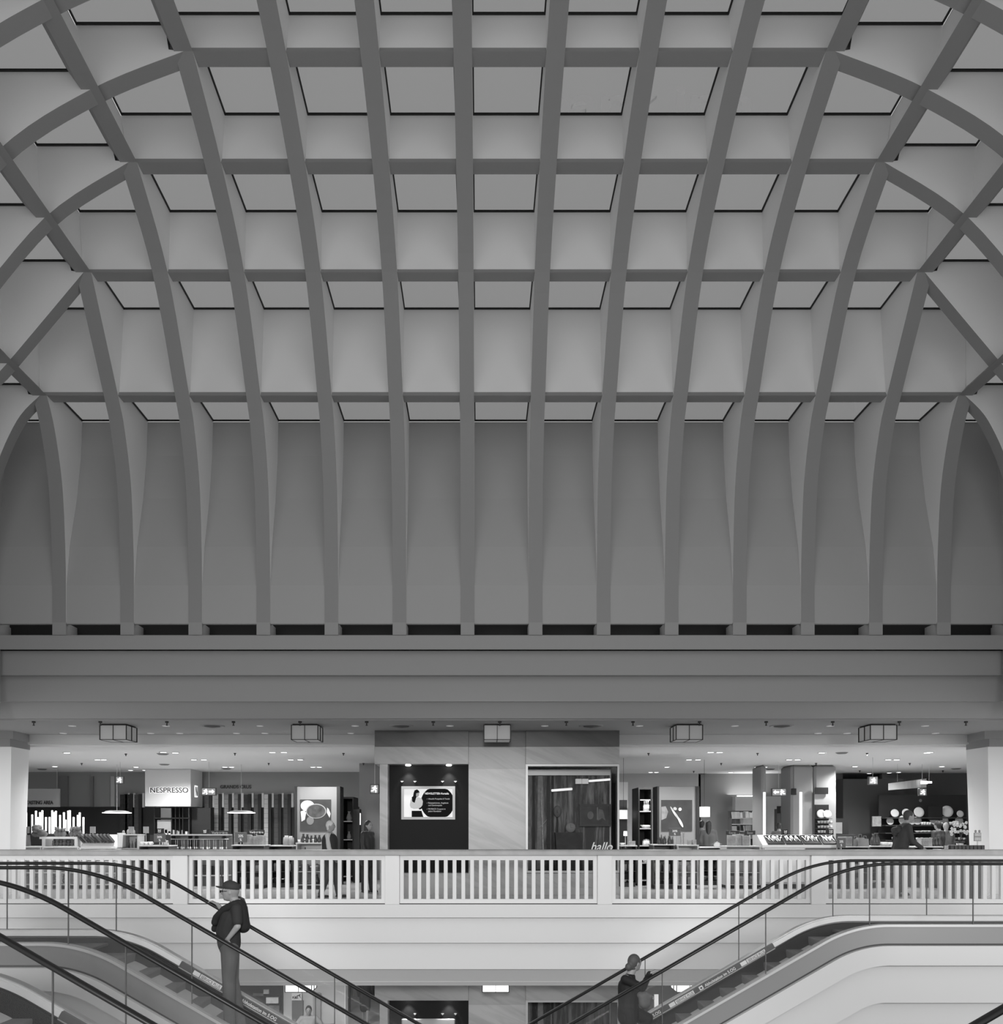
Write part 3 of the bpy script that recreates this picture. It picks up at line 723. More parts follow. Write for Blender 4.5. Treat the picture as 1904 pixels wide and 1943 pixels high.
# ---- man with cap on the left escalator
def m_(px, py, y): return P(px, py, y)
J = dict(head=m_(437, 1692, 10.12), neck=m_(448, 1714, 10.12), chest=m_(440, 1742, 10.12), belly=m_(433, 1766, 10.12), pelvis=m_(435, 1790, 10.12),
         shL=m_(449, 1724, 9.94), elL=m_(451, 1758, 9.86), haL=m_(433, 1781, 9.90),
         shR=m_(444, 1724, 10.30), elR=m_(436, 1744, 10.55), haR=m_(413, 1716, 10.74),
         hipL=m_(436, 1798, 10.03), knL=m_(434, 1856, 10.0), anL=V3(-2.93, 10.0, -.965), hipR=m_(438, 1798, 10.22), knR=m_(441, 1858, 10.24), anR=V3(-2.87, 10.26, -.965))
ms = mat('dark tee shirt', .022, .8); mk = mat('dark knit', .016, .9, bump=.3, scale=150); mj = mat('faded jeans', .085, .8, var=.3, scale=9, bump=.4)
cap_ = MB(); Hc = J['head']; Mx = Matrix.Rotation(math.radians(12), 3, 'Y')
cap_.ell(Hc+V3(.012, 0, .062), (.106, .086, .070), 18, 10, Mx); cap_.ell(Hc+V3(-.108, 0, .050), (.075, .066, .010), 14, 6, Matrix.Rotation(math.radians(14), 3, 'Y')); cap_.ell(Hc+V3(.0, 0, .135), .012, 8, 6)
sw = MB()
sw.cap(m_(452, 1716, 10.0), .06, m_(450, 1716, 10.26), .06); sw.cap(m_(455, 1718, 10.12), .075, m_(462, 1757, 10.12), .085)
sw.cap(m_(457, 1722, 10.03), .06, m_(462, 1758, 10.05), .06); sw.cap(m_(457, 1722, 10.24), .06, m_(463, 1758, 10.22), .06)
sw.cap(m_(446, 1716, 9.95), .05, m_(426, 1726, 10.02), .05); sw.cap(m_(426, 1726, 10.02), .05, m_(411, 1741, 10.08), .045); sw.cap(m_(411, 1741, 10.08), .045, m_(408, 1750, 10.08), .045)
sw.cap(m_(440, 1718, 10.28), .05, m_(424, 1730, 10.2), .05); sw.cap(m_(424, 1730, 10.2), .05, m_(408, 1762, 10.15), .045)
strap = MB(); strap.tube([m_(452, 1702, 10.2), m_(462, 1706, 10.22), m_(468, 1722, 10.25), m_(472, 1750, 10.25), m_(470, 1762, 10.25)], .014, 8)
bag = MB(); bag.bbox(-2.80, -2.72, 10.1, 10.42, .12, .36, .02)
# beard-free face, glasses
gl = MB(); gl.tube([Hc+V3(-.103, -.04, .012), Hc+V3(-.02, -.088, .012)], .004, 6); gl.ell(Hc+V3(-.105, -.036, .006), (.006, .026, .018), 10, 6); gl.ell(Hc+V3(-.105, .036, .006), (.006, .026, .018), 10, 6)
figure('man in a dark cap and jeans, sweater over his shoulders, riding the left escalator', J, (-1, -.12, 0), ms, mj, mat('brown shoe', .06, .5), mat('short grey hair', .25, .7), 'short', 'short', .95, .011, hf=(-1, -.1, -.02),
       handd={'R': ((-.866, 0, .46), (.45, 0, .87), .55, 1), 'L': ((-.5, .5, -.7), (0, -1, .2), .4, -1)}, build=1.3,
       extra=[('cap', cap_, mat('cap cloth', .035, .8), .009), ('sweater', sw, mk, .011), ('shoulder_strap', strap, M_dark, None), ('glasses', gl, M_black, None)])
# ---- woman on the right escalator
def w_(px, py, y): return P(px, py, y)
J = dict(head=w_(1205, 1827, 11.62), neck=w_(1196, 1850, 11.6), chest=w_(1193, 1872, 11.6), belly=w_(1193, 1892, 11.6), pelvis=w_(1193, 1912, 11.6),
         shL=w_(1197, 1856, 11.80), elL=w_(1212, 1882, 11.82), haL=w_(1226, 1888, 11.62),
         shR=w_(1187, 1858, 11.42), elR=w_(1220, 1874, 11.27), haR=V3(2.195, 11.10, -.475),
         hipL=w_(1194, 1918, 11.7), knL=w_(1229, 1932, 11.72), anL=V3(2.06, 11.74, -1.66), hipR=w_(1192, 1918, 11.5), knR=w_(1199, 1965, 11.48), anR=V3(1.68, 11.48, -1.84))
mb_w = mat('black coat', .011, .75); bagm = mat('patterned bag', .12, .6, var=.6, scale=12)
bg_ = MB(); bg_.cap(w_(1222, 1890, 11.4), .075, w_(1224, 1902, 11.42), .085); bg_.cap(w_(1216, 1888, 11.4), .05, w_(1232, 1892, 11.4), .05)
st = MB(); st.tube([w_(1196, 1853, 11.42), w_(1212, 1872, 11.40), w_(1228, 1884, 11.40), w_(1236, 1892, 11.40)], .014, 8)
figure('woman in black with her hair in a low bun, holding the right escalator handrail', J, (1, .15, 0), mb_w, mat('black trousers', .012, .8), M_dark, mat('brown hair', .07, .5, bump=.5, scale=120), 'bun', 'long', .96, .011, coat=.12, hf=(.9, .55, -.05), root=(1.87, 11.6, -1.74),
       handd={'R': ((1, -.15, .55), (-.3, 0, 1), .6, -1), 'L': ((1, -.8, 0), (0, .5, 1), .5, 1)},
       extra=[('handbag', bg_, bagm, .012), ('bag_strap', st, M_dark, None), ])
# ---- small figures walking on the galleries
def walker(label, px, Y, h, f, m_top, m_leg, m_hair, hair='short', sleeve='long', floor=0.0, stride=.12, lean=0.0, vox=.02, arms=None, skirt=False, coat=None, extra=None, hf=None):
    k = h/1.75; x = X(px, Y); f = Vector(f).normalized(); s = f.cross(V3(0, 0, 1)).normalized()
    def q(a, b, z): return V3(x, Y, floor)+f*(a*k+lean*max(z-.9, 0)*k)+s*b*k+V3(0, 0, z*k)
    J = dict(head=q(.02, 0, 1.62), neck=q(-.01, 0, 1.46), chest=q(0, 0, 1.28), belly=q(.01, 0, 1.10), pelvis=q(0, 0, .95),
             shL=q(0, -.18, 1.42), elL=q(-.06, -.23, 1.14), haL=q(.06, -.24, .90), shR=q(0, .18, 1.42), elR=q(.04, .23, 1.14), haR=q(.16, .22, .92),
             hipL=q(0, -.09, .93), knL=q(stride*.6, -.09, .50), anL=q(stride, -.09, .08), hipR=q(0, .09, .93), knR=q(-stride*.2, .09, .50), anR=q(-stride, .09, .08))
    if arms: J.update({a: q(*b) for a, b in arms.items()})
    return figure(label, J, f, m_top, m_leg, mat('dark shoe', .03, .5), m_hair, hair, sleeve, k, vox, skirt=skirt, coat=coat, root=(x, Y, floor), extra=extra, hf=hf)
mlight = mat('pale shirt', .5, .8); mvest = mat('dark vest', .03, .8)
vest = MB(); xx = X(626, 17.5)
for q in (-.07, .07): vest.cap((xx, 17.5+q, 1.17), .155, (xx, 17.5+q, .95), .150)
walker('white-haired person in a pale shirt and dark vest walking past the left shop', 626, 17.5, 1.58, (1, -.1, 0), mlight, mat('grey trousers', .08, .8), mat('white hair', .62, .7), floor=0, stride=.18, extra=[('vest', vest, mvest, .018)])
walker('dark-haired woman in a black coat standing left of the marble pier', 698, 18.9, 1.60, (1, -.6, 0), M_dark, M_dark, M_haird, 'long', stride=.05, coat=.2)
hood = MB(); hx = X(1712, 17.9)
hood.cap((hx-.12, 17.82, 1.38), .07, (hx-.12, 17.98, 1.38), .07); hood.cap((hx-.06, 17.9, 1.42), .07, (hx-.14, 17.9, 1.32), .07)
walker('man in a dark hooded jacket bending forward in front of the crockery wall', 1706, 17.9, 1.80, (1, -.1, 0), mat('charcoal jacket', .045, .85), M_dark, mat('cropped hair', .05, .7), lean=.25, stride=.06, arms={'elR': (.12, .22, 1.12), 'haR': (.36, .2, .98)}, extra=[('hood', hood, MT['charcoal jacket'], .018)])
walker('small customer in black beside the hooded man', 1785-4, 21.5, 1.62, (-.4, 1, 0), M_dark, M_dark, M_haird, stride=.05)
walker('customer with pale hair browsing the crockery shelves on the right', 1796, 24.0, 1.60, (.2, 1, 0), mat('mottled coat', .10, .8, var=.4, scale=8), M_dark, mat('pale hair', .3, .7), stride=.05)
walker('shopper in a grey top at the right shop till, short dark hair', 1332, 24.3, 1.66, (.6, 1, 0), mat('grey top', .22, .8), M_dark, M_haird, stride=.05)
walker('shopper with long dark hair beside the right shop till', 1345, 23.4, 1.64, (.3, 1, 0), mat('brown top', .12, .8), M_dark, M_haird, 'long', stride=.05)
walker('shopper in an olive top standing between the lit columns', 1480, 24.3, 1.6, (.2, 1, 0), mat('olive top', .10, .8), M_dark, M_haird, lean=.25, stride=.06)
walker('man in a grey polo shirt, arms spread, behind the glass on the lower floor', 586, 22.6, 1.78, (.15, -1, 0), mat('polo shirt', .36, .8), M_dark, M_haird, sleeve='short', floor=-5.02, stride=.05, arms={'elL': (.02, -.36, 1.22), 'haL': (.1, -.56, 1.25), 'elR': (.02, .34, 1.2), 'haR': (.12, .52, 1.22)})
walker('woman in a black dress walking on the lower floor', 693, 28.3, 1.72, (.1, 1, 0), M_dark, M_dark, M_haird, 'long', floor=-5.02, stride=.10, skirt=True)
# ================================================================== shops of the upper floor
ZS = 3.25
def single(name, label, cat, mb, m, group=None, bevel=0):
    return tag(mb.build(name, m, bevel=bevel), label, cat, group)
def pbox(mb, px0, px1, py0, py1, Y, d):
    mb.box(X(px0, Y), X(px1, Y), Y, Y+d, Z(py1, Y), Z(py0, Y)); return mb
# ---- downlights and shop light
DL = [(104,1454),(127,1428),(185,1441),(197,1441),(258,1455),(310,1427),(333,1428),(368,1441),(387,1441),(427,1455),(440,1455),(517,1427),(539,1427),(552,1441),(570,1441),(594,1455),(606,1455),(248,1461),(275,1461),(310,1461),(222,1466),(690,1466)]
DR = [(1349,1427),(1366,1427),(1308,1441),(1325,1441),(1266,1455),(1235,1465),(1246,1465),(1387,1465),(1437,1455),(1452,1455),(1498,1441),(1514,1441),(1560,1428),(1623,1454),(1686,1441),(1702,1441),(1650,1467),(1688,1466),(1706,1465),(1760,1428),(1765,1427),(1788,1454),(1204,1475),(1219,1475),(1185,1483),(1350,1491),(1375,1486),(1382,1484),(1389,1483),(1400,1481),(1477,1479)]
M_glow = mat('downlight lens', .9, emit=6.0)
def downlights(lst, word):
    pr = None
    for px, py in lst:
        py = min(py, 1470); Y = (ZS-ZC)*F/(CY-py); loc = (X(px, Y), Y, ZS)
        if pr is None:
            t = thing('downlight', 'small round recessed downlight in the ceiling of the %s shop' % word, 'ceiling light', loc, 'downlights in the %s shop ceiling' % word)
            a = MB(); a.lathe(0, 0, [(.095, 0), (.10, -.012), (.075, -.014), (.07, 0)], 16); k1 = a.build('trim_ring', M_white, t)
            a = MB(); a.cyl(0, 0, -.012, -.002, .07, 14); k2 = a.build('lens', M_glow, t); pr = (t, [k1, k2])
        else: dup(pr[0], pr[1], loc)
downlights(DL, 'left'); downlights(DR, 'right')
for x, Y in ((-9.2, 20.6), (-6.2, 20.8), (-3.9, 20.6), (-9, 25), (-5.3, 24.6), (-11.5, 23.5), (4.3, 20.6), (6.6, 20.8), (9.4, 20.8), (12, 21), (6.2, 25.6), (10.6, 24.2), (12.4, 24.8)):
    light('SPOT', 'shop_spotlight', (x, Y, 3.2), 285, (x, Y, 0), spot_size=math.radians(155), spot_blend=.7, shadow_soft_size=.07)
for lx in (-9.5, -5, 0, 5, 9.5):
    light('SPOT', 'lower_spotlight', (lx, 20.5, -1.62), 260, (lx, 20.8, -5), spot_size=math.radians(150), spot_blend=.6, shadow_soft_size=.07)
    light('SPOT', 'lower_spotlight', (lx, 25.5, -1.62), 260, (lx, 25.8, -5), spot_size=math.radians(150), spot_blend=.6, shadow_soft_size=.07)
# walkway ceiling fittings
pr = None
for k in range(15):
    px = 64+126.4*k; Y = 16.75
    if pr is None:
        a = MB(); a.cyl(0, 0, -.03, 0, .035, 10); a.cyl(0, 0, -.075, -.03, .012, 8); a.cyl(0, 0, -.085, -.075, .022, 10); pr = tag(a.build('sprinkler', M_dark), 'tiny dark sprinkler head at the front edge of the gallery ceiling', 'sprinkler', 'sprinklers along the gallery edge'); pr.location = (X(px, Y), Y, 3.505)
    else: dup(pr, [], (X(px, Y), Y, 3.505))
pr = None
for px in (403, 762, 1122, 1484):
    Y = 17.45
    if pr is None:
        t = thing('ceiling_vent', 'round grey ceiling air outlet between the box lamps of the upper gallery', 'vent', (X(px, Y), Y, 3.505), 'round air outlets in the gallery ceiling')
        a = MB(); a.lathe(0, 0, [(.25, 0), (.24, -.02), (.19, -.012), (.18, 0)], 24); k1 = a.build('ring', mat('vent ring', .3, .5), t)
        a = MB(); a.lathe(0, 0, [(.16, 0), (.15, -.025), (.02, -.045), (.0, -.045)], 24); k2 = a.build('cone', mat('vent cone', .08, .5), t); pr = (t, [k1, k2])
    else: dup(pr[0], pr[1], (X(px, Y), Y, 3.505))
pr = None
for px, py in ((137,1377),(315,1377),(494,1377),(674,1377),(854,1377),(1034,1377),(1214,1377),(1395,1377),(1576,1377),(1756,1377),(120,1391),(286,1391),(341,1391),(449,1391),(503,1391),(666,1391),(1553,1391),(1608,1391),(1776,1391)):
    Y = 2.125*F/(CY-py)
    if pr is None:
        t = thing('recessed_lamp', 'small pale recessed lamp in the walkway ceiling', 'ceiling light', (X(px, Y), Y, 3.505), 'recessed lamps of the walkway ceiling')
        a = MB(); a.lathe(0, 0, [(.075, 0), (.075, -.012), (.05, -.012), (.05, 0)], 14); k1 = a.build('ring', M_white, t); a = MB(); a.cyl(0, 0, -.008, -.001, .05, 12); k2 = a.build('lens', mat('dim lens', .8, emit=.25), t); pr = (t, [k1, k2])
    else: dup(pr[0], pr[1], (X(px, Y), Y, 3.505))
pr = None
for px, py in ((239,1430),(155,1448),(446,1429),(510,1448),(652,1429),(690,1448),(1231,1429),(1369,1448),(1438,1429),(1317,1463),(1646,1429),(1727,1448),(1549,1448),(1632,1462),(1790,1462)):
    Y = (ZS-ZC)*F/(CY-py)
    if pr is None:
        a = MB(); a.cyl(0, 0, -.02, 0, .03, 10); a.cyl(0, 0, -.06, -.02, .012, 8); pr = tag(a.build('sprinkler', M_dark), 'tiny dark sprinkler head in the pale shop ceiling', 'sprinkler', 'sprinklers in the shop ceilings'); pr.location = (X(px, Y), Y, ZS)
    else: dup(pr, [], (X(px, Y), Y, ZS))
pr = None
for px, py in ((309,1430),(80,1459),(312,1450),(430,1458),(1333,1468),(1240,1477),(1370,1478),(1462,1459),(1598,1428),(1815,1458)):
    py = min(py, 1471); Y = (ZS-ZC)*F/(CY-py)
    if pr is None:
        a = MB(); a.lathe(0, 0, [(.0, -.03), (.10, -.03), (.15, 0)], 16); pr = tag(a.build('ceiling_speaker', mat('speaker grey', .16, .6)), 'flat round grey loudspeaker in the pale shop ceiling', 'speaker', 'round loudspeakers in the shop ceilings'); pr.location = (X(px, Y), Y, ZS)
    else: dup(pr, [], (X(px, Y), Y, ZS))
# ---- left shop walls
YB = 27.6
M_w1 = mat('shop wall grey', .26, .7); M_w2 = mat('shop wall dark', .018, .6); M_w3 = mat('panel light grey', .40, .6)
a = MB(); a.box(X(30, YB), X(700, YB), YB, YB+.2, Z(1531, YB), ZS); struct('wall_shop_left', a, M_w1, 'grey upper back wall of the coffee shop on the left')
a = MB(); a.box(X(30, YB), X(655, YB), YB-.02, YB+.2, 0, Z(1531, YB)); struct('wall_shop_left_dark', a, M_w2, 'black lower back wall of the coffee shop on the left')
a = MB(); a.box(X(682, 24), X(760, 24), 24, 24.2, 0, ZS); struct('wall_shop_passage', a, mat('passage wall', .34, .7), 'pale wall beside the marble pier on the left')
for p0, p1 in ((112, 128), (173, 176), (210, 217)):
    a = MB(); pbox(a, p0, p1, 1473, 1530, YB-.1, .1); single('wall_pilaster', 'flat %s pilaster on the grey wall of the coffee shop' % {112: 'wide dark', 173: 'narrow', 210: 'pale'}[p0], 'pilaster', a, M_w3 if p0 == 210 else mat('pilaster grey', .17, .7))
t = thing('tasting_sign', 'grey board reading TASTING AREA on the wall at far left', 'sign', (X(82, 26), 26, Z(1531, 26)))
a = MB(); a.box(-.72, .48, 0, .08, 0, .55); a.build('board', M_w3, t)
for s_ in (-.6, .4): a = MB(); a.cyl(s_, .04, .55, ZS-.002-Z(1531, 26), .006, 6); a.build('rod', M_alu, t)
text('TASTING AREA', 'lettering', M_dark, (-.51, -.012, .08), .15, t, width=.82, bold=.004)
text('GRANDS CRUS', 'lettering', M_dark, (0, 0, 0), .15, None, width=1.0, bold=.004)
o = bpy.context.scene.collection.objects[-1]; o.name = 'wall_lettering'; o.location = (X(418, YB-.03), YB-.03, Z(1496, YB)); tag(o, 'dark letters GRANDS CRUS on the grey wall above the capsule columns', 'sign')
# coffee sign box
YN = 26.3
t = thing('sign_box', 'large white hanging box with the coffee shop name in halo-lit letters', 'sign', (X(318.5, YN), YN, Z(1530, YN)))
w = (X(362, YN)-X(275, YN))/2; h = Z(1463, YN)-Z(1530, YN)
a = MB(); a.bbox(-w, w, 0, 1.1, 0, ZS-Z(1530, YN)-.002, .01); a.build('box', mat('sign box white', .62, .6), t)
gm = mat('halo light', .9, emit=.9)
text('NESPRESSO', 'halo', gm, (-w+.145, -.012, .415), .235, t, width=1.20, bold=.010, ext=.004)
text('NESPRESSO', 'lettering', M_dark, (-w+.16, -.03, .42), .225, t, width=1.17, ext=.008, bold=.003)
a = MB(); a.box(w+.002, w+.012, .35, .62, .30, .66); a.build('halo', gm, t)
a = MB(); a.prism([(.42, .62), (.47, .62), (.57, .34), (.52, .34)], w+.012, w+.02, 'x'); a.box(w+.012, w+.02, .40, .43, .34, .62); a.box(w+.012, w+.02, .55, .58, .34, .62); a.build('emblem', M_dgrey, t)
# bar under the sign box
t = thing('coffee_bar', 'lit shelf bar with dark frames under the coffee shop sign box', 'shelf', (X(318, YN), YN+.3, 0))
x0, x1 = X(286, YN)-X(318, YN), X(353, YN)-X(318, YN); zt_, zb_ = Z(1532, YN), Z(1584, YN)
a = MB(); a.box(x0, x1, .5, .55, zb_, zt_); a.build('back_panel', mat('lit back panel', .75, .5), t)
for fx in (0, .49, .60, .72, .81, 1.0):
    xx = x0+(x1-x0)*fx; a = MB(); a.box(xx-.012, xx+.012, 0, .5, zb_, zt_); a.build('upright', M_black, t)
a = MB(); a.box(x0, x1, 0, .5, zb_+.5, zb_+.53); a.build('shelf_board', M_black, t)
a = MB(); a.box(x0-.1, x1+.3, -.1, .5, 0, zb_); a.build('counter', M_w2, t)
a = MB(); a.box(x0+.05, x0+.48, .1, .45, zb_+.05, zb_+.46); a.build('cabinet', M_w3, t)
a = MB()
for q in range(9): a.box(x0+.08+q*.105, x0+.15+q*.105, .1, .2, zb_+.001, zb_+.10+.09*R.random())
a.build('cup_row', M_white, t)
a = MB(); a.box(x1+.0, x1+.6, .2, .5, zb_, zt_); a.build('side_panel', M_w2, t)
# capsule columns
cols = [(235, 0), (245, 0), (262, .07), (372, .05), (395, .10), (413, .42), (432, .24), (450, .20), (469, .03), (488, .08), (507, .48), (526, .06), (544, .05)]
for i, (px, g) in enumerate(cols):
    z0 = Z(1600, YB-.1); t = thing('capsule_column', 'tall %s column of stacked capsule sleeves on the coffee shop wall, %s' % (('dark' if g < .15 else 'pale'), ['first from left', 'second from left', 'third from left', 'just right of the sign box', 'behind the exit sign', 'brightest of the left half', 'right of the brightest left one', 'above the right ring lamp', 'very dark, left of centre right', 'right of the ring lamp', 'brightest of the right half', 'second from the right end', 'at the right end'][i]), 'capsule column', (X(px, YB), YB-.14, 0), 'capsule columns of the coffee shop')
    wd = .065; g = max(g, .02)
    a = MB(); zz = .55
    while zz < Z(1507, YB-.1)-.1: a.box(-wd, wd, 0, .11, zz, zz+.145); zz += .152
    a.build('sleeves', mat('capsule sleeve %.2f' % g, g, .5), t).data
    a = MB(); a.box(wd+.005, wd+.10, .0, .12, 0, Z(1507, YB)); a.build('dark_strip', M_w2, t)
    a = MB(); a.box(wd+.105, wd+.17, .05, .12, Z(1532, YB), Z(1505, YB)); a.build('lit_strip', mat('lit strip', .65, .6), t)
# ring lamps
for px, lab in ((222, 'left'), (458, 'right')):
    Y = 24.4; t = thing('ring_lamp', 'flat wide disc lamp hanging in the coffee shop, %s one' % lab, 'pendant lamp', (X(px, Y), Y, Z(1543, Y)), 'disc pendant lamps in the coffee shop')
    a = MB(); a.lathe(0, 0, [(.0, .075), (.20, .075), (.30, .06), (.385, .0), (.37, 0), (.0, .02)], 32); a.build('shade', mat('disc lamp shade', .35, .4, metal=.3), t)
    a = MB(); a.lathe(0, 0, [(.385, -.001), (.39, .012), (.33, -.004)], 32); a.lathe(0, 0, [(.388, 0), (.388, .018)], 32); a.build('light_rim', mat('lamp rim', .9, emit=1.3), t)
    a = MB(); a.cyl(0, 0, .07, ZS-Z(1543, Y)-.003, .006, 6); a.build('cable', M_alu, t)
# tube lamp sculpture
Y = 24.0
t = thing('tube_lamp', 'cluster of upright glowing white tubes of uneven height at far left', 'lamp', (X(100, Y), Y, 0))
tb = [(49.6,1541),(54.7,1545),(59.3,1550),(65,1538),(71,1537),(76,1541),(81,1550),(87,1537),(91,1550),(97,1538),(103,1541),(108,1546),(112.6,1555),(118.5,1541),(124,1537),(129.6,1538),(134,1550),(140,1541),(145,1546),(150,1550)]
Mtube = mat('glowing tube', .9, emit=.45)
for i, (px, py) in enumerate(tb):
    yy = ((i*7) % 5)*.09; a = MB(); xx = X(px, Y)-X(100, Y); z1 = Z(py, Y); z0 = Z(1582 if i % 3 else 1577, Y)
    a.cyl(xx, yy, z0, z1-.02, .027, 12); a.ell((xx, yy, z1-.02), (.030, .030, .02), 12, 6); a.build('light_tube', Mtube, t)
a = MB(); a.bbox(-.85, .85, -.1, .5, .95, Z(1584, Y), .01); a.build('tray', M_w2, t)
a = MB(); a.bbox(-.8, .8, -.05, .45, 0, .95, .01); a.build('base', M_w2, t)
# ---- poster kiosks
def kiosk(px0, px1, pyt, Y, poster, lab, name):
    w = (X(px1, Y)-X(px0, Y))/2; xc = (X(px0, Y)+X(px1, Y))/2; t = thing('poster_kiosk', lab, 'display panel', (xc, Y, 0))
    zt = Z(pyt, Y); e = .055
    a = MB(); a.box(-w+e, w-e*1.6, .0, .5, 0, zt); a.build('panel', mat('kiosk panel', .22, .6), t)
    a = MB(); a.box(-w, -w+e-.003, -.04, .52, 0, zt+.01); a.build('edge_board', M_w2, t); a = MB(); a.box(w-e*1.6+.003, w, -.04, .52, 0, zt+.01); a.build('edge_board', M_w2, t)
    p0, p1, q0, q1 = poster; x0, x1 = X(p0, Y)-xc, X(p1, Y)-xc; z0, z1 = Z(q1, Y), Z(q0, Y)
    a = MB(); a.box(x0, x1, -.02, -.002, z0, z1); a.build('poster', mat(name+' print', .035, .5, var=.8, scale=2.5), t)
    return t, x0, x1, z0, z1
def flat(t, name, pts, m, y=-.024, d=.004):
    a = MB(); a.prism(pts, y-d, y, 'y'); return a.build(name, m, t)
def oval(cx, cz, rx, rz, n=24, a0=0): return [(cx+rx*math.cos(2*PI*k/n)*math.cos(a0)-rz*math.sin(2*PI*k/n)*math.sin(a0), cz+rx*math.cos(2*PI*k/n)*math.sin(a0)+rz*math.sin(2*PI*k/n)*math.cos(a0)) for k in range(n)]
t, x0, x1, z0, z1 = kiosk(560, 646, 1493, 21.6, (570, 628.5, 1517, 1577), 'tall grey panel with a poster of a steaming pan, left of the marble pier', 'pan')
W_ = x1-x0; H_ = z1-z0; pw = mat('print white', .7, .5); pg = mat('print grey', .22, .5, var=.5, scale=9)
flat(t, 'printed_lid', oval(x0+.24*W_, z0+.80*H_, .22*W_, .17*H_), pw, -.022); flat(t, 'printed_lid_shadow', oval(x0+.30*W_, z0+.76*H_, .12*W_, .09*H_), mat('print mid', .4, .5), -.024)
flat(t, 'printed_pan_rim', oval(x0+.52*W_, z0+.63*H_, .33*W_, .235*H_), mat('print rim', .30, .4), -.026); flat(t, 'printed_pan', oval(x0+.52*W_, z0+.63*H_, .30*W_, .21*H_), mat('print food', .06, .5, var=1.2, scale=7), -.030)
flat(t, 'printed_hand', [(x0+.02*W_, z0+.62*H_), (x0+.14*W_, z0+.66*H_), (x0+.2*W_, z0+.58*H_), (x0+.16*W_, z0+.36*H_), (x0+.05*W_, z0+.3*H_)], mat('print skin', .5, .5), -.034)
flat(t, 'printed_hand', [(x0+.88*W_, z0+.74*H_), (x0+.93*W_, z0+.70*H_), (x0+.995*W_, z0+.55*H_), (x0+.96*W_, z0+.42*H_), (x0+.87*W_, z0+.58*H_)], MT['print skin'], -.034)
flat(t, 'printed_face', oval(x0+.33*W_, z0+.33*H_, .12*W_, .13*H_), mat('print face', .16, .5), -.024)
t, x0, x1, z0, z1 = kiosk(1247, 1327, 1493, 22.0, (1255, 1313.5, 1518, 1577), 'tall grey panel with a dark poster of steel cutlery, right of the marble pier', 'cutlery')
W_ = x1-x0; H_ = z1-z0
for i, (fx, fz, L, an, wd) in enumerate(((.40, .62, .34, -1.0, .03), (.48, .50, .36, -.95, .035), (.55, .40, .38, -1.0, .03), (.62, .28, .3, -1.1, .04), (.44, .72, .10, -.5, .05), (.60, .70, .09, -1.8, .05))):
    flat(t, 'printed_cutlery', oval(x0+fx*W_, z0+fz*H_, L*W_*.6, wd*W_, 16, an), pw if i % 2 else mat('print mid', .4, .5), -.024-.004*i)
flat(t, 'printed_plate', [(x0+.0, z0+.35*H_), (x0+.16*W_, z0+.42*H_), (x0+.22*W_, z0+.62*H_), (x0+.14*W_, z0+.8*H_), (x0, z0+.78*H_)], pg, -.022)
# dark doorway unit with glassware right of the pan poster, dark shelf unit left of the cutlery poster
def shelf_unit(px0, px1, pyt, Y, d, n, lab, m=None, items='glass', side=0, zb=0.0):
    m = m or M_w2; xc = (X(px0, Y)+X(px1, Y))/2; w = (X(px1, Y)-X(px0, Y))/2; zt = Z(pyt, Y); t = thing('shelf_unit', lab, 'shelf', (xc, Y, zb)); zt -= zb
    a = MB(); a.box(-w, w, d-.03, d, 0, zt); a.build('back_panel', m, t)
    for s_ in (-1, 1):
        a = MB(); a.box(s_*w, s_*(w-.03), 0, d-.03, 0, zt); a.build('side_panel', m, t)
    a = MB(); a.box(-w+.03, w-.03, 0, d-.03, zt-.05, zt); a.build('top_panel', m, t)
    zs = [.12+(zt-.3)*i/n for i in range(n)]
    for z in zs:
        a = MB(); a.box(-w+.031, w-.031, 0.01, d-.031, z, z+.025); a.build('shelf_board', M_lite if items != 'dark' else m, t)
    return t, xc, w, [z+zb for z in zs], zt
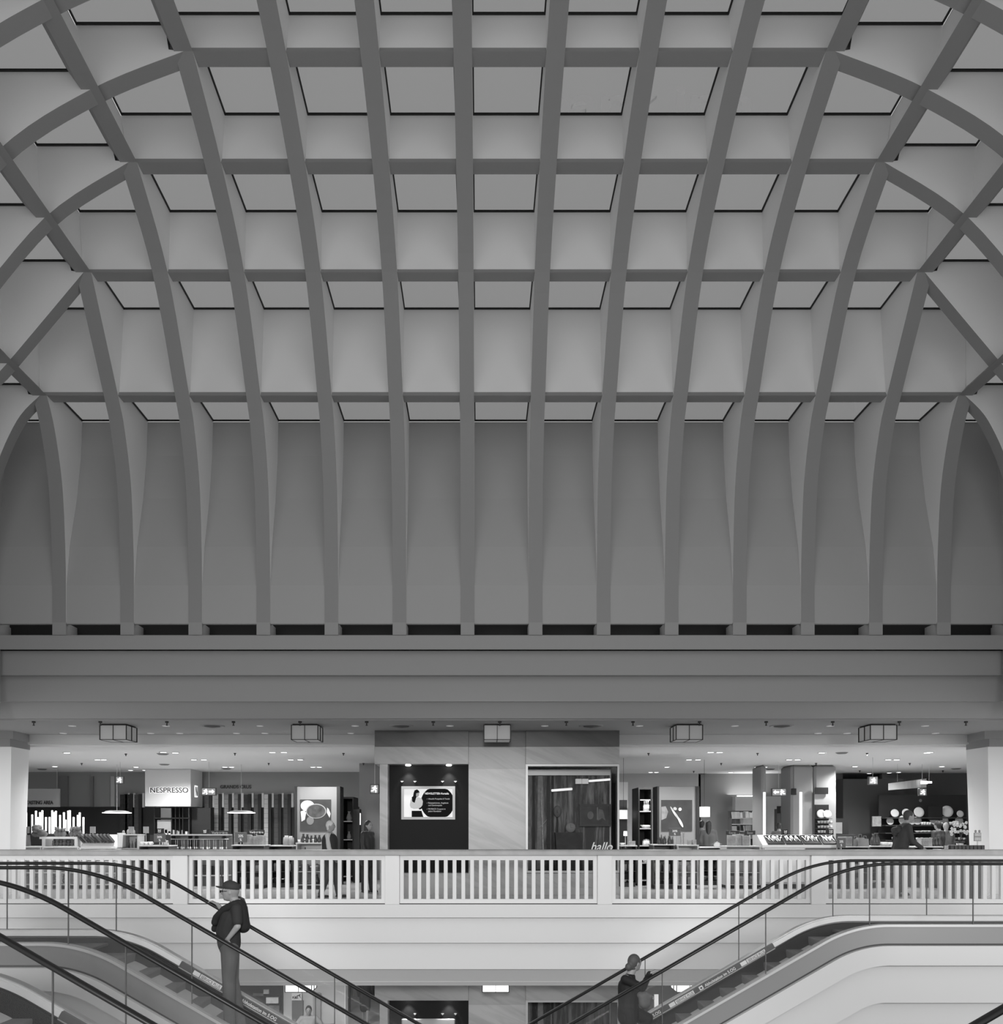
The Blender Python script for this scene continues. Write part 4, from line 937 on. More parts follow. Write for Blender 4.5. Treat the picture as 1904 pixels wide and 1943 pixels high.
def goods(kind, xs, y, z, lab, cat, group, m, sc=1.0):
    """row of single objects of one kind"""
    a = MB()
    if kind == 'bottle': a.lathe(0, 0, [(.0, 0), (.035, 0), (.035, .14), (.014, .19), (.014, .25), (.0, .25)], 10)
    elif kind == 'jar': a.lathe(0, 0, [(0, 0), (.05, 0), (.055, .05), (.05, .12), (.03, .13), (.03, .15), (0, .15)], 12)
    elif kind == 'bowl': a.lathe(0, 0, [(0, 0), (.04, 0), (.09, .06), (.085, .065), (.04, .012), (0, .012)], 14)
    elif kind == 'cup': a.lathe(0, 0, [(0, 0), (.028, 0), (.042, .07), (.038, .07), (.0, .01)], 10); a.tube([(.04, 0, .06), (.065, 0, .05), (.062, 0, .025), (.034, 0, .02)], .006, 6)
    elif kind == 'plate': a.lathe(0, 0, [(0, 0), (.09, 0), (.15, .02), (.15, .026), (.09, .008), (0, .008)], 20, Matrix.Translation((0, 0, .15)) @ Matrix.Rotation(math.radians(78), 4, 'X'))
    elif kind == 'vase': a.lathe(0, 0, [(0, 0), (.05, 0), (.075, .07), (.05, .15), (.025, .2), (.04, .24), (.034, .24), (.018, .2), (0, .19)], 12)
    elif kind == 'pot': a.lathe(0, 0, [(0, 0), (.09, 0), (.1, .02), (.1, .11), (.105, .115), (.07, .14), (.015, .15), (.02, .17), (0, .17)], 14); a.box(-.15, -.1, -.015, .015, .08, .095); a.box(.1, .15, -.015, .015, .08, .095)
    elif kind == 'box': a.bbox(-.07, .07, -.05, .05, 0, .17, .004)
    elif kind == 'book': a.box(-.10, .10, -.012, .012, 0, .24); a.box(-.098, .10, -.010, .010, .002, .238)
    elif kind == 'knife': a.box(-.012, .012, -.003, .003, 0, .16); a.bbox(-.014, .014, -.01, .01, .16, .27, .003)
    elif kind == 'bag': a.prism([(-.09, 0), (.09, 0), (.075, .18), (-.075, .18)], -.04, .04, 'y'); a.tube([(-.04, 0, .18), (-.03, 0, .25), (.03, 0, .25), (.04, 0, .18)], .005, 6)
    elif kind == 'toy': a.ell((0, 0, .07), (.06, .05, .07), 10, 8); a.ell((0, 0, .16), .045, 10, 8); a.ell((-.035, 0, .20), .016, 6, 4); a.ell((.035, 0, .20), .016, 6, 4)
    elif kind == 'candle': a.cyl(0, 0, 0, .1, .03, 10); a.cyl(0, 0, .1, .115, .003, 5)
    ns = {'jar': 'storage_jar', 'toy': 'stuffed_toy', 'bag': 'paper_bag', 'box': 'packaged_box', 'pot': 'cooking_pot', 'knife': 'kitchen_knife'}
    pr = tag(a.build(ns.get(kind, kind), m), lab, cat, group)
    for i, x in enumerate(xs):
        o = pr if i == 0 else dup(pr, [], (0, 0, 0))
        s_ = sc*(.85+.3*R.random()); o.location = (x, y, z); o.scale = (s_,)*3
        if kind not in ('plate', 'book'): o.rotation_euler = (0, 0, R.uniform(-.5, .5))
    return pr
def lin(a, b, n): return [a+(b-a)*(i+.5)/n for i in range(n)]
M_gw = glassmat('glassware', .25, .85); M_steelb = mat('polished steel', .6, .2, metal=.9); M_card = mat('printed carton', .30, .6, var=.6, scale=14); M_cardd = mat('dark carton', .06, .5, var=.7, scale=14); M_cer = mat('white china', .8, .3)
t, xc, w, zs, zt = shelf_unit(648, 671, 1512, 23.0, .9, 4, 'tall black cabinet with glass ornaments right of the pan poster')
for i, z in enumerate(zs[1:]): goods('vase', [xc], 23.3, z+.026, 'pale glass ornament in the black cabinet by the pan poster', 'vase', 'glass ornaments of the left cabinet', M_gw, 1.0)
t = thing('display_stele', 'narrow black display stele with a lit edge left of the marble pier', 'display', (X(677, 22.5), 22.5, 0)); w = X(683, 22.5)-X(677, 22.5)
a = MB(); a.bbox(-w, w, 0, .3, 0, Z(1535, 22.5), .01); a.build('body', M_w2, t)
a = MB(); a.box(w+.001, w+.02, 0, .05, Z(1565, 22.5), Z(1543, 22.5)); a.build('light_strip', mat('strip glow', .9, emit=1.2), t)
t, xc, w, zs, zt = shelf_unit(1212, 1238, 1494, 21.2, .9, 5, 'tall black shelf cabinet with white ware and a lit top, right of the show window')
for i, z in enumerate(zs[1:]):
    goods(('cup', 'jar', 'bowl', 'bottle')[i], lin(xc-w*.1, xc+w-.05, 3), 21.35, z+.026, 'white %s on shelf %d of the black cabinet beside the cutlery poster' % (('cup', 'jar', 'bowl', 'bottle')[i], i+2), ('cup', 'jar', 'bowl', 'bottle')[i], 'white ware on shelf %d of the right black cabinet' % (i+2), M_cer, 1.1)
a = MB(); a.box(xc-w+.06, xc+w-.04, 21.25, 21.3, zt-.32, zt-.30); single('cabinet_light', 'thin light strip under the top of the right black cabinet', 'lamp', a, MT['strip glow'])
# ---- right shop walls
YR = 28.4
a = MB(); a.box(X(1170, YR), X(1330, YR), YR, YR+.2, 0, ZS); struct('wall_shop_right_pale', a, mat('pale wall', .5, .7), 'pale back wall right of the marble pier')
a = MB(); a.box(X(1175, 23), X(1192, 23), 23, 23.3, 0, Z(1484, 23)); single('wall_board', 'white board with dark picture panels just right of the show window', 'board', a, M_white)
a = MB(); pbox(a, 1176.5, 1190.5, 1518, 1611, 22.95, .04); single('dark_board', 'dark grey panel behind the square lamp right of the show window', 'board', a, M_dgrey)
a = MB(); a.box(X(1326, YR), X(1600, YR), YR, YR+.2, 0, ZS); struct('wall_shop_right', a, mat('shop wall mid', .26, .7), 'grey back wall of the bookshelf corner')
a = MB(); a.box(X(1390, YR), X(1512, YR), YR-.35, YR, 0, Z(1512, YR)); struct('wall_shop_ledge', a, mat('ledge', .6, .7), 'pale lower wall with a lit ledge behind the bookshelves')
a = MB(); a.box(X(1394, YR), X(1440, YR), YR-.33, YR-.28, Z(1512, YR)+.002, Z(1511, YR)+.02); single('cove_light', 'glowing cove light on the ledge above the bookshelves', 'lamp', a, mat('cove glow', .9, emit=3.0))
light('AREA', 'cove_lamp', (X(1415, YR), YR-.2, Z(1511, YR)+.06), 14, (X(1415, YR), YR-.1, 5), size=1.2)
YC = 24.6
def shop_column(p0, p1, lab, strips):
    t = thing('shop_column', lab, 'column', ((X(p0, YC)+X(p1, YC))/2, YC, 0)); w = (X(p1, YC)-X(p0, YC))/2
    a = MB(); a.bbox(-w, w, 0, .9, 0, ZS-.003, .06); a.build('shaft', mat('column grey', .30, .7), t)
    for s_ in strips:
        x = X(s_, YC)-(X(p0, YC)+X(p1, YC))/2; a = MB(); a.box(x-.032, x+.032, -.04, -.0, Z(1590, YC), Z(1503, YC)); a.build('light_strip', mat('column light', .9, emit=.8), t)
    return t
shop_column(1446, 1455, 'slim column with a bright vertical light strip right of the bookshelves', [1450.5])
shop_column(1502, 1545, 'wide grey shop column with a bright light strip on its left edge', [1519.5])
t = shop_column(1546, 1588, 'wide pale shop column holding a dark niche with stacked plates', [])
x = X(1557, YC)-t.location.x
a = MB(); a.box(X(1545.5, YC)-t.location.x, X(1572, YC)-t.location.x, -.05, -.02, Z(1588, YC), Z(1527, YC)); a.build('niche', M_w2, t)
a = MB(); a.box(X(1545.5, YC)-t.location.x, X(1586, YC)-t.location.x, -.03, -.0, .0, Z(1503, YC)); a.build('pale_facing', M_w3, t)
a = MB(); a.box(X(1545, YC)-t.location.x, X(1570, YC)-t.location.x, -.09, -.055, Z(1507, YC), Z(1494.5, YC)); a.build('dark_sign', M_black, t)
for zz in (1553, 1562, 1571, 1580):
    a = MB(); a.box(X(1546, YC)-t.location.x, X(1572, YC)-t.location.x, -.30, -.051, Z(zz, YC)-.015, Z(zz, YC)-.001); a.build('niche_shelf', M_dgrey, t)
xn = X(1561, YC); goods('plate', [xn-.12, xn+.06], YC-.2, Z(1553, YC), 'white plate in the dark niche of the wide shop column', 'plate', 'plates in the niche of the wide column', M_cer, .8)
for j, zz in enumerate((1562, 1571, 1580)): goods('cup', lin(xn-.2, xn+.22, 5), YC-.15, Z(zz, YC), 'small white cup in the dark niche of the wide column', 'cup', 'cups in the column niche', M_cer, 1.0)
for p0, p1, q0, q1, Y, lb in ((1437, 1443, 1508, 1517, 25.5, 'small square dark sign left of the first lit column'), (1503, 1512, 1496, 1508, 24.535, 'square dark sign high on the wide lit column'), (1491, 1500, 1507, 1517, 25.5, 'small dark sign between the two lit columns')):
    t = thing('dark_sign', lb, 'sign', (X((p0+p1)/2, Y), Y, Z(q1, Y))); w = (X(p1, Y)-X(p0, Y))/2; h = Z(q0, Y)-Z(q1, Y)
    a = MB(); a.bbox(-w, w, 0, .06, 0, h, .006); a.build('plate', M_black, t); a = MB(); a.cyl(0, .03, h, ZS-.002-Z(q1, Y), .005, 6); a.build('rod', M_dark, t)
a = MB(); a.box(X(1474, 26.6), X(1493, 26.6), 26.6, 26.8, 0, Z(1535, 26.6)); single('dark_back_board', 'dark board between the two lit columns behind the book shelf', 'board', a, mat('board dark', .07, .7))
# books on wall shelves
def book_shelf(p0, p1, Y, rows, lab, gl, nper, tilt=0):
    xc = (X(p0, Y)+X(p1, Y))/2; w = (X(p1, Y)-X(p0, Y))/2; t = thing('book_shelf', lab, 'shelf', (xc, Y, 0))
    a = MB(); a.box(-w, w, .32, .35, .3, Z(rows[0]-14, Y)); a.build('back_panel', mat('board dark', .07, .7), t)
    for s_ in (-1, 1):
        a = MB(); a.box(s_*w, s_*(w-.02), 0, .32, 0, Z(rows[0], Y)); a.build('side_panel', M_dgrey, t)
    for r_, py in enumerate(rows):
        z = Z(py, Y); a = MB(); a.box(-w+.021, w-.021, 0, .319, z-.025, z); a.build('shelf_board', M_lite, t)
        xs = lin(xc-w+.1, xc+w-.1, nper); first = None
        for i, x in enumerate(xs):
            g = R.choice([.05, .2, .5, .75, .8]); o = None
            a = MB(); hh = R.uniform(.15, .21); th = R.uniform(.010, .018); a.box(-.075, .075, -th, th, 0, hh); a.box(-.07, .075, -th+.003, th-.003, .003, hh-.003)
            o = tag(a.build('book', mat('book cover %.2f' % g, g, .5)), 'book standing on the %s' % gl, 'book', 'books on the %s' % gl)
            o.location = (x, Y+.15, z+.004); o.rotation_euler = (math.radians(-14), 0, R.uniform(-.5, .5) if tilt else 0)
    return t
book_shelf(1388, 1444, 26.8, [1552, 1563.5, 1577, 1590], 'wall shelf packed with cook books left of the lit columns', 'cook book wall shelf', 8, 1)
book_shelf(1482, 1513, 25.9, [1543, 1556, 1568, 1582], 'shelf with open books between the lit columns', 'book shelf between the lit columns', 4, 1)
# dark shelf wall with china at the right
YD = 26.6
a = MB(); a.box(X(1586, YR), X(1700, YR), YR-.6, YR, 0, Z(1480, YR)); struct('wall_shop_right_dark', a, mat('wall dim', .09, .7), 'dark grey wall right of the wide shop column')
a = MB(); a.box(X(1680, 28), X(1900, 28), 28.2, 28.4, 0, ZS); struct('wall_shop_right_end', a, mat('wall dim2', .12, .7), 'grey wall above the china shelves')
t = thing('china_shelf', 'wide black shelf wall with rows of white china at the right end', 'shelf', (X(1760, YD), YD, 0)); xl_, xr_ = X(1681, YD)-X(1760, YD), X(1850, YD)-X(1760, YD)
a = MB(); a.box(xl_, xr_, .45, .5, 0, Z(1507, YD)); a.build('back_panel', mat('shelf wall dark', .028, .6), t)
for py in (1551, 1565.5, 1580, 1594):
    a = MB(); a.box(xl_, xr_, 0, .449, Z(py, YD)-.03, Z(py, YD)); a.build('shelf_board', mat('shelf wall edge', .05, .5), t)
a = MB(); a.box(X(1764, YD)-X(1760, YD), X(1791, YD)-X(1760, YD), .05, .08, Z(1556, YD), Z(1529, YD)); a.build('menu_board', M_black, t)
a = MB(); a.ell((0.02, .44, Z(1518, YD)), (.05, .006, .05), 12, 8); a.build('emblem', MT['grey print'], t)
for i, (px, py, sc) in enumerate(((1704, 1551, .85), (1726, 1551, .9), (1750, 1551, 1.25), (1804, 1551, 1.25), (1829, 1551, .8))):
    goods('plate', [X(px, YD)], YD+.2, Z(py, YD)+.003, 'white round plate standing on the top china shelf, %s' % ['far left', 'second', 'large third', 'large fourth', 'far right'][i], 'plate', 'plates on the top china shelf', M_cer, sc)
goods('plate', [X(p, YD) for p in (1695, 1720, 1736, 1747, 1779, 1798, 1827)], YD+.2, Z(1565.5, YD)+.003, 'white plate standing on the second china shelf', 'plate', 'plates on the second china shelf', M_cer, .9)
goods('cup', [X(p, YD) for p in (1754, 1758, 1764, 1768, 1790, 1808, 1812, 1817)], YD+.1, Z(1565.5, YD)+.003, 'white cup on the second china shelf', 'cup', 'cups on the second china shelf', M_cer, 1.3)
goods('bowl', [X(p, YD) for p in range(1746, 1836, 7)], YD+.15, Z(1580, YD)+.003, 'white bowl on the third china shelf', 'bowl', 'bowls on the third china shelf', M_cer, .9)
goods('cup', [X(p, YD) for p in range(1700, 1840, 9)], YD+.15, Z(1594, YD)+.003, 'white cup on the lowest china shelf', 'cup', 'cups on the lowest china shelf', M_cer, 1.1)
# service counter with hood in the back, notice board, till
a = MB(); a.prism([(X(1588, 27.4), Z(1531, 27.4)), (X(1596, 27.4), Z(1530, 27.4)), (X(1634, 27.4), Z(1551, 27.4)), (X(1634, 27.4), 0), (X(1588, 27.4), 0)], 27.4, 27.6, 'y')
t = thing('till_counter', 'dark till counter with a pale picture screen right of the wide shop column', 'counter', (X(1612, 25.6), 25.6, 0)); w = X(1634, 25.6)-X(1612, 25.6)
a = MB(); a.bbox(-w, w, .3, .9, 0, 1.25, .02); a.build('counter_body', M_w2, t); a = MB(); a.box(-w, w, .85, .9, 1.25, Z(1552, 25.6)); a.build('back_panel', M_w2, t); a = MB(); a.box(-w+.08, w*.35, .78, .84, 1.27, Z(1560, 25.6)); a.build('picture_screen', mat('pale print', .3, .5, var=.4, scale=6), t)
a = MB(); pbox(a, 1656, 1673, 1549, 1568, 26.9, .05); single('notice_board', 'small pale printed notice on the dark wall left of the china shelves', 'notice', a, mat('notice print', .35, .6, var=.5, scale=12))
# hanging curved light banner
t = thing('hanging_banner', 'pale curved banner hanging from the ceiling above the china shelves', 'banner', (X(1737, 24.5), 24.5, Z(1490, 24.5)))
pts = []; n = 14
for i in range(n+1): u = i/n; pts.append((X(1690+72*u, 24.5)-X(1737, 24.5), .35*math.sin(u*PI)-.1))
a = MB(); v = []
for (x, y), i in zip(pts, range(n+1)):
    zt_ = (Z(1486-9*i/n, 24.5)-Z(1490, 24.5)); zb_ = (Z(1499-5*i/n, 24.5)-Z(1490, 24.5)); v += [(x, -y, zb_), (x, -y, zt_), (x, -y+.02, zb_), (x, -y+.02, zt_)]
f = []
for i in range(n): b = 4*i; f += [(b, b+4, b+5, b+1), (b+2, b+3, b+7, b+6), (b+1, b+5, b+7, b+3), (b, b+2, b+6, b+4)]
f += [(0, 1, 3, 2), (4*n, 4*n+2, 4*n+3, 4*n+1)]
a.add(v, f, False); a.build('band', mat('banner grey', .38, .5), t)
for p0, p1 in ((1736.5, 1749), (1752, 1763)):
    a = MB(); a.box(X(p0, 24.5)-X(1737, 24.5), X(p1, 24.5)-X(1737, 24.5), -.34 if p0 < 1740 else -.18, -.32 if p0 < 1740 else -.16, Z(1489 if p0 < 1740 else 1487, 24.5)-Z(1490, 24.5), Z(1483, 24.5)-Z(1490, 24.5)); a.build('light_field', mat('banner glow', .9, emit=1.0), t)
a = MB()
for x in (-.6, .3): a.cyl(x, -.2, .1, ZS-Z(1490, 24.5), .004, 5)
a.build('wires', M_alu, t)
# exit signs
def exit_sign(px, py, w, Y, lab, flip=1, side=False, gm=None):
    t = thing('exit_sign', lab, 'exit sign', (X(px, Y), Y, Z(py, Y)), 'lit escape route signs hanging from the ceilings')
    h = .085; w = w/2
    a = MB(); a.bbox(-w-.02, w+.02, .0, .09, -h-.02, h+.02, .01); a.build('housing', M_dgrey, t)
    a = MB(); a.box(-w, w, -.008, -.001, -h, h); a.build('lit_panel', mat('sign glow grey', .3, emit=.12), t)
    gw = mat('pictogram glow', .9, emit=2.5)
    a = MB(); c = -w*.45*flip if w > .12 else 0; r_ = .018
    a.ell((c+.015*flip, -.012, .055), (r_, .004, r_), 10, 6)
    for p, q in (((0, .035), (-.01, -.005)), ((0, .03), (.045, .01)), ((0, .03), (-.045, .02)), ((-.01, -.005), (.035, -.035)), ((.035, -.035), (.03, -.07)), ((-.01, -.005), (-.035, -.04)), ((-.035, -.04), (-.07, -.045))): a.cap((c+p[0]*flip, -.012, p[1]), .010, (c+q[0]*flip, -.012, q[1]), .010, 6)
    a.build('running_figure', gw, t)
    if w > .12:
        a = MB(); e = w*.5*flip; a.prism([(e-.08*flip, .018), (e+.01*flip, .018), (e+.01*flip, .05), (e+.07*flip, 0), (e+.01*flip, -.05), (e+.01*flip, -.018), (e-.08*flip, -.018)], -.014, -.008, 'y'); a.build('arrow', gw, t)
    a = MB(); ct = (ZS if Y > 19.3 else 3.505)-Z(py, Y); a.cyl(0, .04, h+.02, ct, .005, 6); a.build('hanger', M_alu, t)
exit_sign(396, 1502, .36, 23.5, 'lit exit sign with a running figure right of the coffee shop sign box')
exit_sign(227, 1480, .18, 23.5, 'small lit exit sign hanging above the left disc lamp')
exit_sign(1479, 1503, .36, 23.5, 'lit exit sign with a running figure between the lit columns', -1)
exit_sign(1658, 1481, .20, 22.0, 'small lit exit sign hanging above the till counter')
exit_sign(1752, 1503, .18, 24.3, 'small lit exit sign under the curved banner')
exit_sign(711, 1497, .16, 18.9, 'narrow lit exit sign at the left edge of the marble pier')
# square lamps
def shade_lamp(px, py0, py1, w, Y, lab, stand=False):
    z0, z1 = Z(py1, Y), Z(py0, Y); t = thing('table_lamp' if stand else 'hanging_lamp', lab, 'lamp', (X(px, Y), Y, z0-.3 if stand else z0)); b = .3 if stand else 0
    a = MB(); a.lathe(0, 0, [(w*.5, b), (w*.42 if stand else w*.5, b+z1-z0), (w*.40 if stand else w*.48, b+z1-z0), (w*.48, b)], 24); a.build('lamp_shade', mat('lit fabric shade', .85, emit=.75), t)
    a = MB()
    if stand: a.cyl(0, 0, 0, .015, .05, 14); a.cyl(0, 0, .015, b+.1, .008, 8); a.build('stand', M_alu, t)
    else: a.cyl(0, 0, z1-z0-.02, ZS-z0, .004, 6); a.build('cable', M_dark, t)
shade_lamp(1183.5, 1537, 1554, .21, 22.2, 'white drum lamp shade just right of the show window')
shade_lamp(1337, 1531, 1550, .29, 22.8, 'large white drum lamp right of the cutlery poster')
shade_lamp(1187, 1577, 1586, .10, 21.2, 'tiny white table lamp on the shelf right of the show window', True)
# ================================================================== wall screen in the niche
YSc = YM+.28; sx0, sx1, sz0, sz1 = X(762, YSc), X(864, YSc), Z(1555, YSc), Z(1492, YSc)
t = thing('wall_screen', 'framed advert screen with a woman and newsletter text, on the black niche panel', 'screen', ((sx0+sx1)/2, YSc, (sz0+sz1)/2)); w, h = (sx1-sx0)/2, (sz1-sz0)/2
e = .055
a = MB(); a.box(-w, w, -.03, .02, h-e, h); a.box(-w, w, -.03, .02, -h, -h+e); a.box(-w, -w+e, -.03, .02, -h+e, h-e); a.box(w-e, w, -.03, .02, -h+e, h-e); a.build('frame', mat('screen frame', .45, .45, metal=.2), t)
a = MB(); a.box(-w+e, w-e, .0, .015, -h+e, h-e); a.build('screen', mat('lit screen', .7, .4, emit=.35), t)
sw_, sh_ = 2*(w-e), 2*(h-e); q = lambda u, v: (-w+e+u*sw_, -h+e+v*sh_)
def flats(name, pts, m, y): a = MB(); a.prism([q(*p) for p in pts], y-.003, y, 'y'); return a.build(name, m, t)
Mb = mat('screen black', .012, .8, spec=.05)
cc = [(.69+.345*math.cos(2*PI*k/40), .5+.345*math.sin(2*PI*k/40)*sw_/sh_) for k in range(40)]
cc = [(min(u, 1), min(max(v, 0), 1)) for u, v in cc]
flats('printed_disc', cc, Mb, -.002)
flats('printed_hair', [(.20, .86), (.22, .95), (.27, .98), (.31, .93), (.32, .86), (.28, .80), (.24, .62), (.22, .50), (.17, .55), (.16, .70), (.19, .74)], Mb, -.004)
flats('printed_face', [(.25, .84), (.31, .87), (.31, .76), (.28, .70), (.25, .74)], mat('screen face', .3, .5, emit=.08), -.008)
flats('printed_sweater', [(.21, .70), (.14, .62), (.12, .42), (.14, .33), (.20, .29), (.33, .30), (.38, .42), (.39, .55), (.36, .68), (.28, .70), (.25, .64)], mat('screen sweater', .5, .5, emit=.14), -.003)
flats('printed_trousers', [(.16, .0), (.16, .22), (.36, .22), (.40, .0)], Mb, -.006)
flats('printed_tablet', [(.30, .30), (.40, .40), (.44, .38), (.33, .26)], Mb, -.009)
wt = mat('screen white', .8, .5, emit=.35); wl = mat('screen text', .5, .5, emit=.12)
for body, u, v, wd, sz in (('NEWSLETTER-Vorteile', .43, .80, .49, .052), ('Aktuelle Prospekte & Trends', .50, .62, .44, .040), ('Rabattaktionen, Angebote', .50, .475, .41, .040), ('und Gewinnspiele', .50, .39, .28, .040), ('PAYBACK Coupons in', .50, .26, .35, .040), ('jedem Newsletter', .50, .18, .27, .040)):
    p = q(u, v); text(body, 'lettering', wt if u < .45 else wl, (p[0], -.007, p[1]), sz*1.15, t, width=wd*sw_, ext=.001, bold=.001 if u < .45 else .0003)
for v in (.64, .495, .28): a = MB(); p = q(.465, v); a.tube([(p[0], -.008, p[1]), (p[0]+.008, -.008, p[1]-.01), (p[0]+.022, -.008, p[1]+.014)], .002, 5); a.build('tick', wl, t)
# ================================================================== show windows
def vitrine(dz, lev):
    gx0, gx1 = X(998, YM), X(1175, YM); z1 = Z(1450, YM)+dz; z0 = Z(1656, YM)+dz; t = thing('show_window', 'framed show window with a dark forest backdrop in the marble pier, %s' % lev, 'show window', ((gx0+gx1)/2, YM, z0)); w = (gx1-gx0)/2; H = z1-z0
    e = .045
    a = MB(); a.box(-w, w, -.03, .03, H-e, H-.002); a.box(-w, w, -.03, .03, .002, e); a.box(-w, -w+e, -.03, .03, e, H-e); a.box(w-e*.8, w, -.03, .03, e, H-e)
    a.box(w-e*.8, w, .03, 1.1, H-e, H-.002); a.box(w-e*.8, w, .03, 1.1, .002, e); a.box(w-e*.8, w, 1.06, 1.1, e, H-e); a.box(-w+e, w-e, .9, 1.0, H-.18, H-.05); a.build('frame', mat('window frame metal', .55, .4, metal=.3), t)
    a = MB(); a.box(-w+e, w-e, -.005, .005, e, H-e); a.build('pane', mat_vit, t)
    a = MB(); a.box(w-.02, w-.012, .03, 1.06, e, H-e); a.build('side_pane', mat_vit, t)
    a = MB(); a.box(-w+.01, w-.05, 1.02, 1.05, .0, H-.03); a.build('forest_backdrop', streaks('forest print', .012, .26, 9.0, .9, .46), t)
    # printed trunks
    for px, wd, g in ((1004, .05, .20), (1013, .04, .02), (1026, .09, .24), (1041, .05, .03), (1049, .035, .02), (1095, .02, .07), (1111, .015, .08)):
        x = X(px, YM+1)-(gx0+gx1)/2; a = MB(); a.prism([(x-wd, 0.02), (x+wd, 0.02), (x+wd*.6, H-.19), (x-wd*.6, H-.19)], 1.0, 1.018, 'y'); a.build('printed_trunk', mat('trunk print %.2f' % g, g, .6, var=.6, scale=9), t)
    return t, gx0, gx1, z0, H
mat_vit = glassmat('show window glass', .0, .97, .02)
def birch(x, y, z0, H, lab):
    a = MB(); a.tube([(0, 0, 0), (.01, 0, H*.3), (-.01, 0, H*.6), (-.04, 0, H)], [.022, .02, .017, .012], 8); a.tube([(-.01, 0, H*.55), (-.10, -.02, H*.52)], [.008, .004], 5); a.tube([(0, 0, H*.56), (.1, .02, H*.62)], [.008, .004], 5)
    o = a.build('birch_stem', mat('birch bark', .38, .7, var=.7, scale=18)); o.location = (x, y, z0); tag(o, lab, 'tree trunk')
def bar_reflection(px0, py0, px1, py1, Y, th, lab, ztop):  # glowing bar on added wires stands for a hall lamp reflected in glass
    p0 = P(px0, py0, Y); p1 = P(px1, py1, Y+.12); t = thing('bar_reflection', lab, 'lamp', p0); d = p1-p0
    a = MB(); a.tube([(0, 0, 0), d], th, 4); a.build('tube', mat('bar reflection glow', .9, emit=.75), t)
    for k in (.1, .9):
        a = MB(); a.cyl(d.x*k, d.y*k, th*.5, ztop-p0.z-d.z*0, .003, 5); a.build('wire', M_dark, t)
